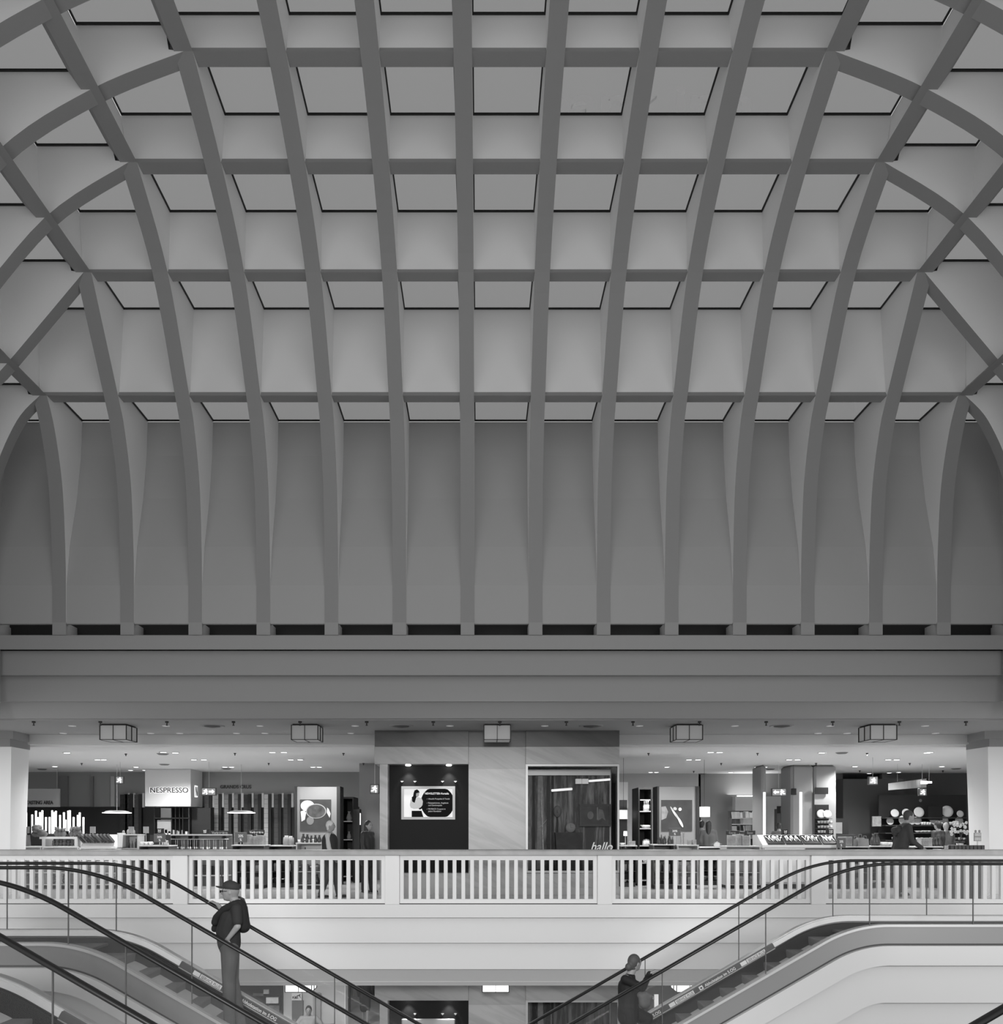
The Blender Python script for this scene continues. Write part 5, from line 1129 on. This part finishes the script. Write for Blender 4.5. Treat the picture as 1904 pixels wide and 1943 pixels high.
for dz, lev in ((0, 'upper floor'), (-5.05, 'lower floor')):
    t, gx0, gx1, z0, H = vitrine(dz, lev)
    if dz == 0:
        birch(X(1030, YM+.6), YM+.6, z0+.005, (Z(1495, YM+.6)-z0), 'thin white birch stem standing inside the show window')
        zt = z0+H-.20
        bar_reflection(1047, 1500, 1086, 1497, YM+.75, .028, 'short glowing white bar standing for a lamp reflection in the show window', zt)
        bar_reflection(1118, 1482, 1158, 1479, YM+.75, .025, 'long glowing white bar standing for a lamp reflection in the show window', zt)
        t2 = thing('box_reflection', 'small pale double box standing for a lamp reflection in the show window', 'lamp', P(1105, 1487, YM+.8))  # added glowing boxes and wire in place of a lamp reflected in the pane
        for q_ in (-.075, .075): a = MB(); a.bbox(q_-.068, q_+.068, 0, .1, 0, .11, .006); a.build('shade', mat('box reflection glow', .5, emit=.25), t2)
        a = MB(); a.cyl(0, .05, .1, zt-Z(1487, YM+.8)+0, .003, 5); a.build('wire', M_dark, t2)
        # framed picture, mask, chest, clock, cups
        def hang(px0, px1, py0, py1, Y, nm, lab, cat, m, fr, inner):
            w = (X(px1, Y)-X(px0, Y))/2; h = Z(py0, Y)-Z(py1, Y); t = thing(nm, lab, cat, (X((px0+px1)/2, Y), Y, Z(py1, Y)))
            a = MB(); a.box(-w, w, 0, .03, 0, h); a.build('picture', m, t)
            a = MB(); a.box(-w-fr, w+fr, -.02, .03, h, h+fr); a.box(-w-fr, w+fr, -.02, .03, -fr, 0); a.box(-w-fr, -w, -.02, .03, 0, h); a.box(w, w+fr, -.02, .03, 0, h); a.build('frame', inner, t)
            a = MB()
            for s_ in (-1, 1): a.cyl(s_*w*.8, .01, h+fr, z0+H-.2-Z(py1, Y), .003, 5)
            a.build('wires', M_grey, t); return t, w, h
        t3, w3, h3 = hang(1104, 1156, 1530, 1564, YM+.85, 'framed_picture', 'large dark framed picture hanging inside the show window', 'picture', mat('old print', .035, .5, var=1.5, scale=5), .05, mat('carved frame', .04, .5, var=.5, scale=20))
        a = MB(); a.prism(oval(-w3*.35, h3*.5, .07, .09, 14), -.004, -.001, 'y'); a.build('printed_figure', mat('print dimmer', .13, .6, var=.5, scale=10), t3)
        a = MB(); a.prism([(w3*.2, h3*.2), (w3*.25, h3*.85), (w3*.55, h3*.8), (w3*.75, h3*.2), (w3*.5, h3*.35)], -.004, -.001, 'y'); a.build('printed_figure', MT['print dimmer'], t3)
        a = MB(); a.box(w3*.12, w3*.2, -.004, -.001, h3*.25, h3*.95); a.build('printed_column', mat('print pale', .2, .6), t3)
        # face mask on a stand
        t4 = thing('mask', 'pale face mask on a dark stand inside the show window', 'mask', (X(1058, YM+.85), YM+.85, z0+.005)); zz = Z(1550, YM+.85)-z0
        a = MB(); a.ell((0, 0, zz+.12), (.09, .05, .13), 14, 10); a.cap((0, -.05, zz+.15), .012, (0, -.06, zz+.10), .018, 8); a.cap((-.03, -.045, zz+.05), .01, (.03, -.045, zz+.05), .01, 6); a.build('face', mat('mask plaster', .13, .6), t4)
        a = MB(); a.cyl(0, 0, .0, .02, .1, 16); a.cyl(0, 0, .02, zz+.02, .015, 8); a.build('stand', M_dark, t4)
        t5 = thing('wooden_chest', 'dark wooden crate standing inside the show window', 'crate', (X(1079, YM+.42), YM+.42, z0+.005)); zz = Z(1580, YM+.42)-z0
        a = MB(); a.prism([(-.24, 0), (.24, 0), (.30, zz), (-.30, zz)], -.15, .15, 'y'); a.build('box', mat('crate wood', .04, .7, var=.9, scale=6), t5)
        for i in range(5):
            a = MB(); zq = zz*(i+.5)/5; a.prism([(-.245-.05*i/5, zq-.03), (.245+.05*i/5, zq-.03), (.25+.05*i/5, zq+.03), (-.25-.05*i/5, zq+.03)], -.165, -.151, 'y'); a.build('slat', MT['crate wood'], t5)
        t6 = thing('clock', 'small round pale clock standing on the dark crate in the show window', 'clock', (X(1083, YM+.42), YM+.42, z0+.006+zz))
        a = MB(); a.lathe(0, 0, [(0, 0), (.10, 0), (.11, .02), (.10, .04), (0, .04)], 24, Matrix.Translation((0, 0, .105)) @ Matrix.Rotation(math.radians(90), 4, 'X')); a.build('dial', mat('clock face', .22, .5), t6)
        a = MB(); a.box(-.003, .003, -.05, -.045, .105, .18); a.box(-.003, .04, -.05, -.045, .102, .108); a.build('hands', M_dark, t6)
        tx = text('hallo', 'window_lettering', mat('white print', .85), (X(1120, YM), YM-.034, Z(1614, YM)), .26, None, width=.47, ext=.001, shear=.35, bold=.003); tag(tx, 'white script letters hallo on the show window glass', 'lettering')
# roof sign outside seen through skylights, glow added to keep its letters faint
tx = text('park inn', 'roof_sign', mat('roof sign glow', .93, .8, emit=.11), (X(1020, 40), 40, Z(228, 40)), 2.3, None, width=X(1420, 40)-X(1020, 40), ext=.1, bold=.04); tag(tx, 'very faint large letters on the building outside, seen through the skylights', 'sign')
# ================================================================== furniture and goods of the shops
KG = ['bottle', 'jar', 'bowl', 'cup', 'vase', 'pot', 'box', 'bag', 'candle']
plural = lambda k: k+'s' if not k.endswith('x') else k+'es'
mats = {'bottle': M_cardd, 'jar': mat('grey ceramic', .25, .4), 'bowl': M_cer, 'cup': M_cer, 'vase': mat('dark ceramic', .06, .3), 'pot': M_steelb, 'box': M_card, 'bag': mat('kraft paper', .3, .8), 'candle': mat('wax', .6, .5), 'toy': mat('plush', .16, .95, bump=.6, scale=90), 'book': M_cardd, 'knife': M_steelb}
def gondola(p0, p1, pyt, Y, d, lab, where, kinds, top=None, m=None, n=3, word='shelf'):
    m = m or M_dgrey; xc = (X(p0, Y)+X(p1, Y))/2; w = (X(p1, Y)-X(p0, Y))/2; zt = Z(pyt, Y); t = thing('display_shelf', lab, 'display shelf', (xc, Y, 0))
    a = MB(); a.box(-w, w, d-.02, d, .08, zt-.03); a.build('back_panel', m, t)
    a = MB(); a.box(-w+.03, w-.03, .04, d-.03, 0, .08); a.build('plinth', M_dark, t)
    for s_ in (-1, 1): a = MB(); a.box(s_*w, s_*(w-.025), 0, d-.021, .08, zt-.03); a.build('side_panel', m, t)
    a = MB(); a.bbox(-w-.01, w+.01, -.01, d+.01, zt-.029, zt, .005); a.build('top_board', M_lite if m is not M_white else M_white, t)
    zs = [.081+(zt-.15)*i/n for i in range(n)]
    for z in zs: a = MB(); a.box(-w+.026, w-.026, .01, d-.022, z, z+.02); a.build('shelf_board', m, t)
    for i, z in enumerate(zs):
        k = kinds[i % len(kinds)]; cnt = max(2, int(2*w/(.40 if k == 'pot' else .27))); gap = (zt-.15)/n-.04
        hh = {'bottle': .25, 'jar': .15, 'bowl': .065, 'cup': .07, 'vase': .24, 'pot': .17, 'box': .17, 'bag': .25, 'candle': .115, 'toy': .22}.get(k, .2)*1.15
        goods(k, lin(xc-w+.03, xc+w-.03, cnt), Y+d*.45, z+.0205, '%s inside the low display shelf %s' % (k, where), k, '%s inside the display shelf %s' % (plural(k), where), mats[k], min(1.0, gap/hh))
    for (k, a0, a1, cnt, sc) in (top or []):
        goods(k, [X(v, Y+d*.4) for v in lin(a0, a1, cnt)], Y+d*.4, zt+.001, '%s on top of the low display shelf %s' % (k, where), k, '%s on the display shelf %s' % (plural(k), where), mats[k], sc)
    return t, zt
YG = 20.2
gondola(22, 78, 1606, YG, .55, 'low white display shelf beside the left column', 'beside the left column', ['box', 'bag', 'bowl'], [('bag', 36, 56, 1, 1.3)], M_white)
gondola(80, 149, 1606, YG, .5, 'low white display shelf left of the slanted book stand', 'left of the slanted book stand', ['toy', 'box', 'toy'], None, M_white)
t, zt1 = gondola(151, 221, 1608, YG, .5, 'white shelf under the slanted book stand', 'under the slanted book stand', ['box', 'jar', 'box'], None, M_white)
gondola(230, 262, 1583, YG+.3, .4, 'grey rack of bottles right of the slanted book stand', 'right of the slanted book stand', ['bottle', 'bottle', 'bottle'], [('jar', 230, 258, 3, .7)], M_lite, 4)
gondola(264, 322, 1604, YG, .5, 'low dark display shelf left of the utensil rack', 'left of the utensil rack', ['cup', 'box', 'jar'], [('cup', 266, 290, 3, 1.2), ('pot', 308, 320, 1, .8)], M_dgrey)
gondola(440, 503, 1603, YG, .5, 'low display shelf right of the utensil rack', 'right of the utensil rack', ['box', 'bag', 'cup'], [('box', 466, 500, 4, 1.25)], M_dgrey)
gondola(510, 556, 1604, YG+.4, .5, 'low dark display shelf beside the pan poster', 'beside the pan poster', ['pot', 'box', 'pot'], [('jar', 540, 556, 2, 1.4)], M_dark)
gondola(562, 612, 1599, YG-.1, .5, 'low pale display shelf in front of the pan poster', 'in front of the pan poster', ['vase', 'pot', 'bottle'], [('vase', 572, 610, 5, .8), ('cup', 564, 600, 4, 1.1)], M_lite)
gondola(1178, 1209, 1604, YG+.6, .5, 'low dark shelf just right of the show window', 'just right of the show window', ['bowl', 'box', 'cup'], [('bowl', 1178, 1184, 1, .8), ('box', 1193, 1206, 2, .6)], M_dark)
gondola(1240, 1281, 1602, YG, .5, 'low shelf with glassware in front of the cutlery poster', 'in front of the cutlery poster', ['pot', 'box', 'jar'], [('bottle', 1252, 1280, 4, .8), ('vase', 1246, 1276, 3, .7)], M_dgrey)
gondola(1286, 1326, 1603, YG-.1, .5, 'low pale shelf under the cutlery poster', 'under the cutlery poster', ['box', 'bag', 'jar'], [('knife', 1290, 1300, 2, 1.0), ('box', 1304, 1322, 2, .7)], M_lite)
gondola(1328, 1376, 1607, YG+1.2, .5, 'low dark shelf in front of the till customers', 'in front of the till customers', ['pot', 'vase', 'box'], [('pot', 1352, 1370, 1, .9)], M_dark)
gondola(1378, 1444, 1605, YG, .5, 'low shelf with cartons left of the cutlery counter', 'left of the cutlery counter', ['box', 'knife', 'cup'], [('box', 1382, 1420, 3, 1.5)], M_lite)
gondola(1594, 1650, 1606, YG, .5, 'low dark shelf right of the cutlery counter', 'right of the cutlery counter', ['jar', 'box', 'pot'], [('box', 1596, 1612, 3, 1.5), ('bag', 1620, 1646, 3, 1.0)], M_dgrey)
gondola(1652, 1700, 1605, YG+.3, .5, 'low dark shelf left of the hooded man', 'left of the hooded man', ['bowl', 'vase', 'cup'], [('vase', 1656, 1666, 2, 1.3), ('bowl', 1672, 1696, 3, 1.2)], M_dark)
gondola(1735, 1790, 1606, YG+.3, .5, 'low dark shelf right of the hooded man', 'right of the hooded man', ['jar', 'bottle', 'box'], [('box', 1746, 1764, 3, 1.1), ('vase', 1768, 1786, 3, .8)], M_dark)
# boxed ware row at the right column
t, zt = gondola(1792, 1834, 1612, YG-.2, .5, 'low shelf with small dark cartons left of the right column', 'left of the right column', ['box', 'jar', 'box'], [('box', 1793, 1833, 6, .6), ], M_dgrey)
# slanted book stand
t = thing('book_stand', 'white slanted stand with a row of dark leaning books near the left column', 'book stand', (X(187, YG), YG+.05, zt1+.001)); w = X(223, YG)-X(187, YG)
a = MB(); a.prism([(0, 0), (.36, 0), (.36, .30), (.33, .30), (.0, .03)], -w, w, 'x'); a.build('wedge', M_white, t)
a = MB(); a.box(w-.02, w+.01, -.02, .4, 0, .34); a.build('side_board', M_white, t)
for i in range(9):
    g = [.05, .12, .03, .08, .03, .10, .03, .06, .03][i]; a = MB(); a.box(-.018, .018, -.08, .08, 0, .24); a.box(-.016, .0165, -.082, .078, .004, .236)
    o = tag(a.build('book', mat('book cover %.2f' % g, g, .5)), 'dark book leaning to the left in the white slanted stand', 'book', 'leaning books of the slanted stand'); o.location = (X(156+i*6.9, YG), YG+.13, zt1+.12); o.rotation_euler = (math.radians(8), math.radians(-38), 0)
# stuffed toys and tier shelf at far left
t = thing('tier_shelf', 'small white two-tier shelf with plush toys near the left column', 'shelf', (X(112, YG), YG+.02, Z(1606, YG)+.001)); w = X(146, YG)-X(112, YG); hh = Z(1588, YG)-Z(1606, YG)
a = MB(); a.box(-w-.05, w, 0, .4, hh-.05, hh); a.build('upper_board', M_white, t)
for s_ in (-w+.08, w): a = MB(); a.box(s_-.08, s_, .02, .4, 0, hh-.051); a.build('side_board', M_white, t)
goods('toy', [X(v, YG) for v in lin(90, 140, 7)], YG+.2, Z(1606, YG)+.002, 'plush toy on the lower board of the white two-tier shelf', 'toy', 'plush toys below', mats['toy'], .75)
goods('toy', [X(v, YG) for v in (100, 106, 113, 128, 136, 142)], YG+.2, Z(1588, YG)+.002, 'plush toy on the upper board of the white two-tier shelf', 'toy', 'plush toys above', mats['toy'], 1.05)
a = MB()
for i in range(9):
    an = i*2.4; a.ell((.10*math.cos(an)*(i % 3)*.6, .1*math.sin(an)*(i % 3)*.6, .10+.05*(i % 4)), (.10, .08, .07), 8, 6)
o = tag(a.build('fabric_bundle', mat('patterned cloth', .14, .8, var=.9, scale=10)), 'heap of patterned cloth bags beside the left column', 'cloth'); o.location = (X(62, YG), YG+.25, Z(1606, YG)+.19)
# utensil rack
YU = 21.0; t = thing('utensil_rack', 'long grey rack with hanging kitchen utensils under the preparation signs', 'rack', (X(380, YU), YU, 0)); w = X(435, YU)-X(380, YU); zt = Z(1583, YU)
a = MB(); a.box(-w, w, .25, .3, 0, zt); a.build('back_panel', mat('rack back', .20, .6), t)
a = MB(); a.box(-w, w, -.05, .249, zt-.03, zt); a.build('top_board', M_lite, t)
a = MB(); a.tube([(-w, -.02, zt-.12), (w, -.02, zt-.12)], .012, 8); a.build('hanging_rail', M_alu, t)
a = MB(); a.box(-w+.02, w-.02, -.02, .249, .25, .278); a.build('foot_board', M_lite, t)
for fx in (-1, -.42, -.2, .75): a = MB(); a.box(fx*w-.012, fx*w+.012, -.02, .249, 0, zt-.03); a.build('divider', M_dgrey, t)
pr = None
for i in range(26):
    x = X(380, YU)-w+.06+i*(2*w-.12)/25; r_ = R.choice([.02, .028, .035])
    a = MB(); a.tube([(0, 0, 0), (0, 0, -.18)], .007, 6); a.ell((0, 0, -.18-r_), (r_, .012, r_*1.5), 10, 6)
    a.tube([(0, .0, 0), (0, .012, .015), (0, .0, .02)], .004, 5)
    o = tag(a.build('kitchen_utensil', mat('utensil steel', .55, .3, metal=.5) if i % 3 else mats['vase']), 'kitchen utensil hanging from the rail of the long grey rack', 'utensil', 'utensils on the grey rack'); o.location = (x, YU-.02, zt-.136)
goods('box', [X(v, YU) for v in (330, 347, 364, 382, 394, 408, 420)], YU+.12, .28, 'carton standing at the bottom of the utensil rack', 'box', 'cartons at the foot of the utensil rack', M_cardd, 1.3)
# signs on stands
def sign(px, py0, py1, wpx, Y, zbase, lines, lab, m, mt_, name='price_sign', cat='sign', frame=False):
    z0, z1 = Z(py1, Y), Z(py0, Y); w = wpx/F*Y/2; t = thing(name, lab, cat, (X(px, Y), Y, zbase)); 
    a = MB(); a.bbox(-w, w, 0, .02, z0-zbase, z1-zbase, .003); a.build('board', m, t)
    if z0-zbase > .01: a = MB(); a.cyl(0, .01, 0, z0-zbase, .012, 8); a.build('stand', M_alu, t)
    for (s_, fx, fz, wd) in lines: text(s_, 'lettering', mt_, (fx*w*2-w, -.004, z0-zbase+fz*(z1-z0)), (z1-z0)*.36 if len(lines) > 1 else (z1-z0)*.8, t, width=wd*2*w, ext=.001, bold=.002)
    return t
Mred = mat('sign mid grey', .12, .5); Mw = mat('white print', .85)
L30 = [('20%', .28, .5, .44), ('%', .42, .12, .16)]
sign(303, 1582, 1598, 22, 20.3, Z(1604, 20.2)+.001-.0, L30, 'grey discount sign left of the utensil rack', Mred, Mw)
sign(457, 1579, 1598, 22, 20.3, Z(1604, 20.2)+.001, L30, 'grey discount sign right of the utensil rack', Mred, Mw)
sign(1281, 1571, 1586, 22, 20.3, Z(1602, 20.2)+.001, L30, 'grey discount sign in front of the cutlery poster', Mred, Mw)
sign(1597, 1590, 1608, 17, 19.95, .0, L30, 'grey discount sign at the right end of the cutlery counter', Mred, Mw)
zr = Z(1583, YU)+.001
sign(417, 1576, 1582.8, 34, YU+.05, zr, [('Vorbereiten', .06, .15, .88)], 'black sign reading Vorbereiten on the utensil rack', M_black, mat('sign text grey', .25, .5))
sign(487, 1575, 1582, 30, 20.5, Z(1603, 20.2)+.001, [('Vorbereiten', .06, .15, .88)], 'black sign reading Vorbereiten right of the utensil rack', M_black, Mw)
sign(1391, 1576, 1583.5, 25, 20.5, Z(1605, 20.2)+.001, [('Essen', .2, .2, .5)], 'black sign reading Essen left of the cutlery counter', M_black, mat('sign text grey', .25, .5))
sign(1424, 1576, 1584, 20, 20.45, Z(1605, 20.2)+.001, [('Essen', .2, .2, .55)], 'small black sign reading Essen beside the cutlery counter', M_black, mat('sign text grey', .25, .5))
def logo_cube(px, py0, py1, Y, zb, lab):
    z0, z1 = Z(py1, Y), Z(py0, Y); w = (z1-z0)/2; t = thing('logo_cube', lab, 'sign', (X(px, Y), Y, zb))
    a = MB(); a.bbox(-w, w, 0, 2*w, z0-zb, z1-zb, .004); a.build('cube', M_black, t)
    if z0-zb > .01: a = MB(); a.cyl(0, w, 0, z0-zb, .012, 8); a.build('stand', M_dark, t)
    a = MB(); c = z0-zb+w
    for k, zz in ((0, .28*w), (1, -.28*w)): a.tube([(-.5*w, -.006, c+zz+.25*w), (-.25*w, -.006, c+zz-.2*w), (0, -.006, c+zz+.2*w), (.2*w, -.006, c+zz-.2*w), (.5*w, -.006, c+zz+.25*w)], .09*w, 5)
    a.build('emblem', Mw, t)
logo_cube(303, 1572, 1582, 20.72, 0+.0, 'black cube with a white zigzag emblem above the left discount sign')
logo_cube(389, 1573, 1583, YU+.02, zr, 'black cube with a white zigzag emblem on the utensil rack')
logo_cube(1491, 1574, 1584, 20.75, Z(1584.5, 20.5)+.001, 'black cube with a white zigzag emblem on the cutlery counter, left one')
logo_cube(1577, 1573, 1584, 20.75, Z(1584.5, 20.5)+.001, 'black cube with a white zigzag emblem on the cutlery counter, right one')
# small acrylic frames
for px, Y, zb, lb in ((50.5, 20.4, Z(1606, 20.2), 'far left'), (139, 20.7, 0, 'above the plush toys'), (176, 20.75, 0, 'above the slanted books'), (249, 20.6, Z(1583, 20.5), 'on the grey bottle rack'), (277, 20.85, 0, 'left of the zigzag cube')):
    t = thing('sign_holder', 'small upright clear sign holder %s' % lb, 'sign holder', (X(px, Y), Y, zb+.001)); z0 = Z(1581, Y)-zb; z1 = Z(1569, Y)-zb
    a = MB(); a.box(-.06, .06, 0, .01, z0, z1); a.build('panel', mat('holder paper', .3, .4), t); a = MB(); a.box(-.065, -.06, -.002, .012, z0, z1); a.box(.06, .065, -.002, .012, z0, z1); a.box(-.065, .065, -.002, .012, z1, z1+.005); a.build('frame', M_lite, t)
    a = MB(); a.cyl(0, .005, 0, z0, .008, 8); a.build('stand', M_alu, t)
# ---- cutlery counter
YCc = 20.3; t = thing('cutlery_counter', 'long pale counter with slanted black cutlery trays, right shop', 'counter', (X(1519, YCc), YCc, 0)); w = X(1590, YCc)-X(1519, YCc)
ztop = Z(1584.5, 20.5); zf_ = Z(1605, YCc)
a = MB(); a.prism([(0, zf_), (.0, .1), (.75, .1), (.75, ztop), (.42, ztop)], -w, w, 'x'); a.build('body', M_lite, t)
a = MB(); a.box(-w+.03, w-.03, .05, .7, 0, .1); a.build('plinth', M_dark, t)
a = MB(); a.box(-w-.01, w+.01, -.03, .0, zf_-.04, zf_+.02); a.build('front_rail', M_white, t)
a = MB(); a.box(-w, w, .42, .5, ztop-.015, ztop+.0); a.build('rear_ledge', M_alu, t)
a = MB(); a.box(-w*.95, w*.1, -.028, -.001, .15, zf_-.06); a.build('front_panel', M_white, t); a = MB(); a.box(w*.14, w*.95, -.028, -.001, .15, zf_-.06); a.build('front_panel', M_dgrey, t)
sl_ = (ztop-zf_)/.42; ang = math.atan(sl_); Ls = math.hypot(.42, ztop-zf_)
for i, (p0, p1) in enumerate(((1455, 1487.5), (1489.5, 1522), (1524, 1557), (1560, 1588))):
    wd = (X(p1, YCc+.15)-X(p0, YCc+.15))/2; xc = (X(p0, YCc+.15)+X(p1, YCc+.15))/2; word = ['first', 'second', 'third', 'fourth'][i]
    tt = thing('cutlery_tray', 'black slanted cutlery tray, %s from the left on the cutlery counter' % word, 'tray', (xc, YCc+.03, zf_+.03*sl_+.004), 'slanted trays of the cutlery counter'); tt.rotation_euler = (ang, 0, 0)
    a = MB(); a.box(-wd, wd, .02, Ls-.10, 0, .012); a.build('base', M_black, tt)
    a = MB(); a.box(-wd, -wd+.015, .02, Ls-.1, .012, .03); a.box(wd-.015, wd, .02, Ls-.1, .012, .03); a.box(-wd+.015, wd-.015, .02, .035, .012, .03); a.box(-wd+.015, wd-.015, Ls-.115, Ls-.1, .012, .03); a.build('rim', M_dark, tt)
    for k in range(9):
        a = MB(); a.tube([(0, -.07, 0), (0, .03, .003)], [.008, .005], 6); a.ell((0, .055, .004), (.018, .032, .005), 10, 6)
        o = tag(a.build('spoon', mat('bright steel', .8, .3, metal=.2)), 'bright spoon lying in the %s black tray' % word, 'spoon', 'cutlery in the %s black tray' % word)
        lx = -wd+.06+(2*wd-.12)*k/8; ly = Ls*.5+.03*math.sin(k*2.1); o.location = tt.matrix_basis @ Vector((lx, ly, .022)); o.rotation_euler = (ang, 0, R.uniform(-.5, .5)); o.scale = (1.3,)*3
# calendar sign and cartons at the right column, orchid
t = thing('flyer_holder', 'small pale leaflet holder on a stand in front of the right column', 'sign holder', (X(1856, 18.0), 18.0, 0)); z0, z1 = Z(1596, 18.0), Z(1580, 18.0)
a = MB(); a.bbox(-.075, .075, 0, .02, z0, z1, .003); a.build('frame', M_grey, t)
for k in (0, 1): a = MB(); zc_ = z0+(z1-z0)*(.07+.5*k); a.box(-.065, .065, -.004, -.0005, zc_, zc_+(z1-z0)*.38); a.build('leaflet', mat('leaflet', .5, .6, var=.3, scale=30), t)
a = MB(); a.cyl(0, .01, .012, z0, .012, 8); a.cyl(0, .01, 0, .012, .12, 16); a.build('stand', M_alu, t)
for s_ in (-.04, .04): a = MB(); a.ell((s_, .01, z1+.03), (.025, .01, .03), 10, 6); a.build('top_ornament', M_grey, t)
t = thing('low_counter', 'low counter in front of the right column, its top lined with cartons', 'counter', (X(1837, 17.3), 17.3, 0))
a = MB(); a.bbox(X(1806, 17.3)-X(1837, 17.3), X(1870, 17.3)-X(1837, 17.3), 0, .4, 0, Z(1612, 17.3), .01); a.build('body', M_dgrey, t)
for i in range(9):
    a = MB(); a.bbox(-.032, .032, 0, .09, 0, .085, .003); o = tag(a.build('carton', mat('small carton', .07, .5, var=.8, scale=25)), 'small dark carton in the row at the foot of the right column', 'carton', 'cartons by the right column'); o.location = (X(1808+i*7.3, 17.35), 17.35, Z(1612, 17.3)+.001)
t = thing('orchid', 'white orchid in a pot on the shelf left of the right column', 'plant', (X(1822, 20.4), 20.4, Z(1612, 20.0)+.001))
a = MB(); a.lathe(0, 0, [(0, 0), (.06, 0), (.08, .14), (.07, .14), (0, .12)], 14); a.build('pot', M_lite, t)
a = MB(); a.tube([(0, 0, .12), (.02, 0, .3), (-.04, 0, .5), (-.18, 0, .52)], .006, 6); a.tube([(0, 0, .12), (.05, 0, .35), (.10, 0, .5), (.05, 0, .62)], .006, 6)
for an in (.3, 2, 3.6, 5.1): a.ell((.08*math.cos(an), .05*math.sin(an), .17), (.09, .03, .012), 8, 5, Matrix.Rotation(an, 3, 'Z'))
a.build('stem', M_dgrey, t)
a = MB()
for i in range(26):
    fx, fz = R.uniform(-.22, .16), R.uniform(.34, .64); c_ = Vector((fx, R.uniform(-.05, .03), fz))
    for k in range(5): an = k*1.257+i; a.ell(c_+Vector((.022*math.cos(an), 0, .022*math.sin(an))), (.018, .005, .018), 6, 4)
o = a.build('blossoms', mat('orchid petals', .62, .6), t); o['kind'] = 'stuff'
# ================================================================== lower floor
ZF = -5.02
def lbox(p0, p1, Y, d, z0, z1, name, lab, cat, m): a = MB(); a.box(X(p0, Y), X(p1, Y), Y, Y+d, z0, z1); return single(name, lab, cat, a, m)
lbox(537, 655, 23.6, .15, ZF, -1.561, 'shop_partition', 'white partition wall with the cat logo on the lower floor', 'partition', mat('partition white', .62, .5))
lbox(452, 535, 23.4, .3, ZF, -1.561, 'dark_shop_wall', 'dark shop wall on the lower floor behind the man on the escalator', 'wall panel', M_w2)
a = MB(); a.box(X(655.5, 23.4), X(657, 23.4), 23.3, 23.75, ZF, -1.561); single('partition_edge', 'bright white edge post of the lower floor partition', 'post', a, mat('edge white', .9, .5))
lbox(594, 608, 23.5, .09, ZF, Z(1885, 23.5), 'narrow_door', 'narrow grey door in the white partition on the lower floor', 'door', mat('grey door', .40, .5))
lbox(554, 575, 23.5, .09, ZF, Z(1899, 23.5), 'grey_poster', 'mid grey panel below the cat logo on the lower floor', 'panel', mat('panel mid', .16, .5))
lbox(659, 664, 30, .2, ZF, -1.561, 'dark_post', 'dark post left of the woman in black on the lower floor', 'post', M_dark)
lbox(670, 690, 33, .2, ZF, -1.561, 'grey_panel_wall', 'grey panel wall behind the woman in black on the lower floor', 'wall panel', mat('panel mid2', .22, .6))
t = thing('logo_sign', 'pale square sign with a leaping cat logo on the lower floor partition', 'sign', (X(563.5, 23.5), 23.48, Z(1898, 23.5))); w = X(573, 23.5)-X(563.5, 23.5); h = Z(1884, 23.5)-Z(1898, 23.5)
a = MB(); a.bbox(-w, w, 0, .02, 0, h, .004); a.build('board', M_white, t)
text('PUMA', 'lettering', M_black, (-w*.85, -.004, h*.22), .09, t, width=w*1.15, ext=.001, bold=.003)
a = MB(); a.tube([(-.02, -.006, h*.50), (.03, -.006, h*.66), (.075, -.006, h*.70), (.10, -.006, h*.86)], [.006, .012, .016, .008], 6); a.tube([(.075, -.006, h*.70), (.09, -.006, h*.5), (.12, -.006, h*.32)], [.01, .008, .003], 6); a.tube([(-.02, -.006, h*.5), (-.06, -.006, h*.62), (-.085, -.006, h*.60)], .003, 5); a.tube([(.03, -.006, h*.64), (.02, -.006, h*.48)], [.008, .003], 5); a.build('cat_emblem', M_black, t)
# dark goods at left behind the man
for i, (p0, p1, q0, q1, g) in enumerate(((505, 528, 1893, 1904, .6), (510, 530, 1908, 1920, .12), (480, 500, 1885, 1890, .10), (500, 510, 1878, 1886, .35), (462, 478, 1896, 1930, .06))):
    a = MB(); pbox(a, p0, p1, q0, q1, 23.3, .09); single('wall_picture', ['pale wall picture', 'dark wall picture', 'narrow dark shelf board', 'small pale card', 'tall dark picture'][i]+' on the dark shop wall of the lower floor', 'picture', a, mat('lower pic %.2f' % g, g, .6, var=.5, scale=6))
# right of the lower show window
lbox(1188, 1196, 21.5, .3, ZF, -1.561, 'grey_post', 'grey post right of the lower show window', 'post', M_grey)
lbox(1222, 1290, 23.4, .3, ZF, -1.561, 'grey_shop_wall', 'dark grey shop wall behind the right escalator on the lower floor', 'wall panel', mat('lower wall grey', .07, .6))
a = MB(); pbox(a, 1242, 1250, 1887, 1925, 22.6, .05); a.box(X(1245, 22.6), X(1247, 22.6), 22.62, 22.64, ZF, Z(1920, 22.6)); single('white_banner', 'narrow white banner standing behind the woman on the right escalator', 'banner', a, M_white)
# lit screen in the lower niche
a = MB(); w = X(864, YSc)-X(762, YSc); a.bbox(X(762, YSc), X(864, YSc), YSc-.03, YSc+.02, Z(1555, YSc)-5.05, Z(1492, YSc)-5.05, .02); single('wall_screen', 'framed screen in the lower floor niche', 'screen', a, mat('screen frame', .45, .45, metal=.2))
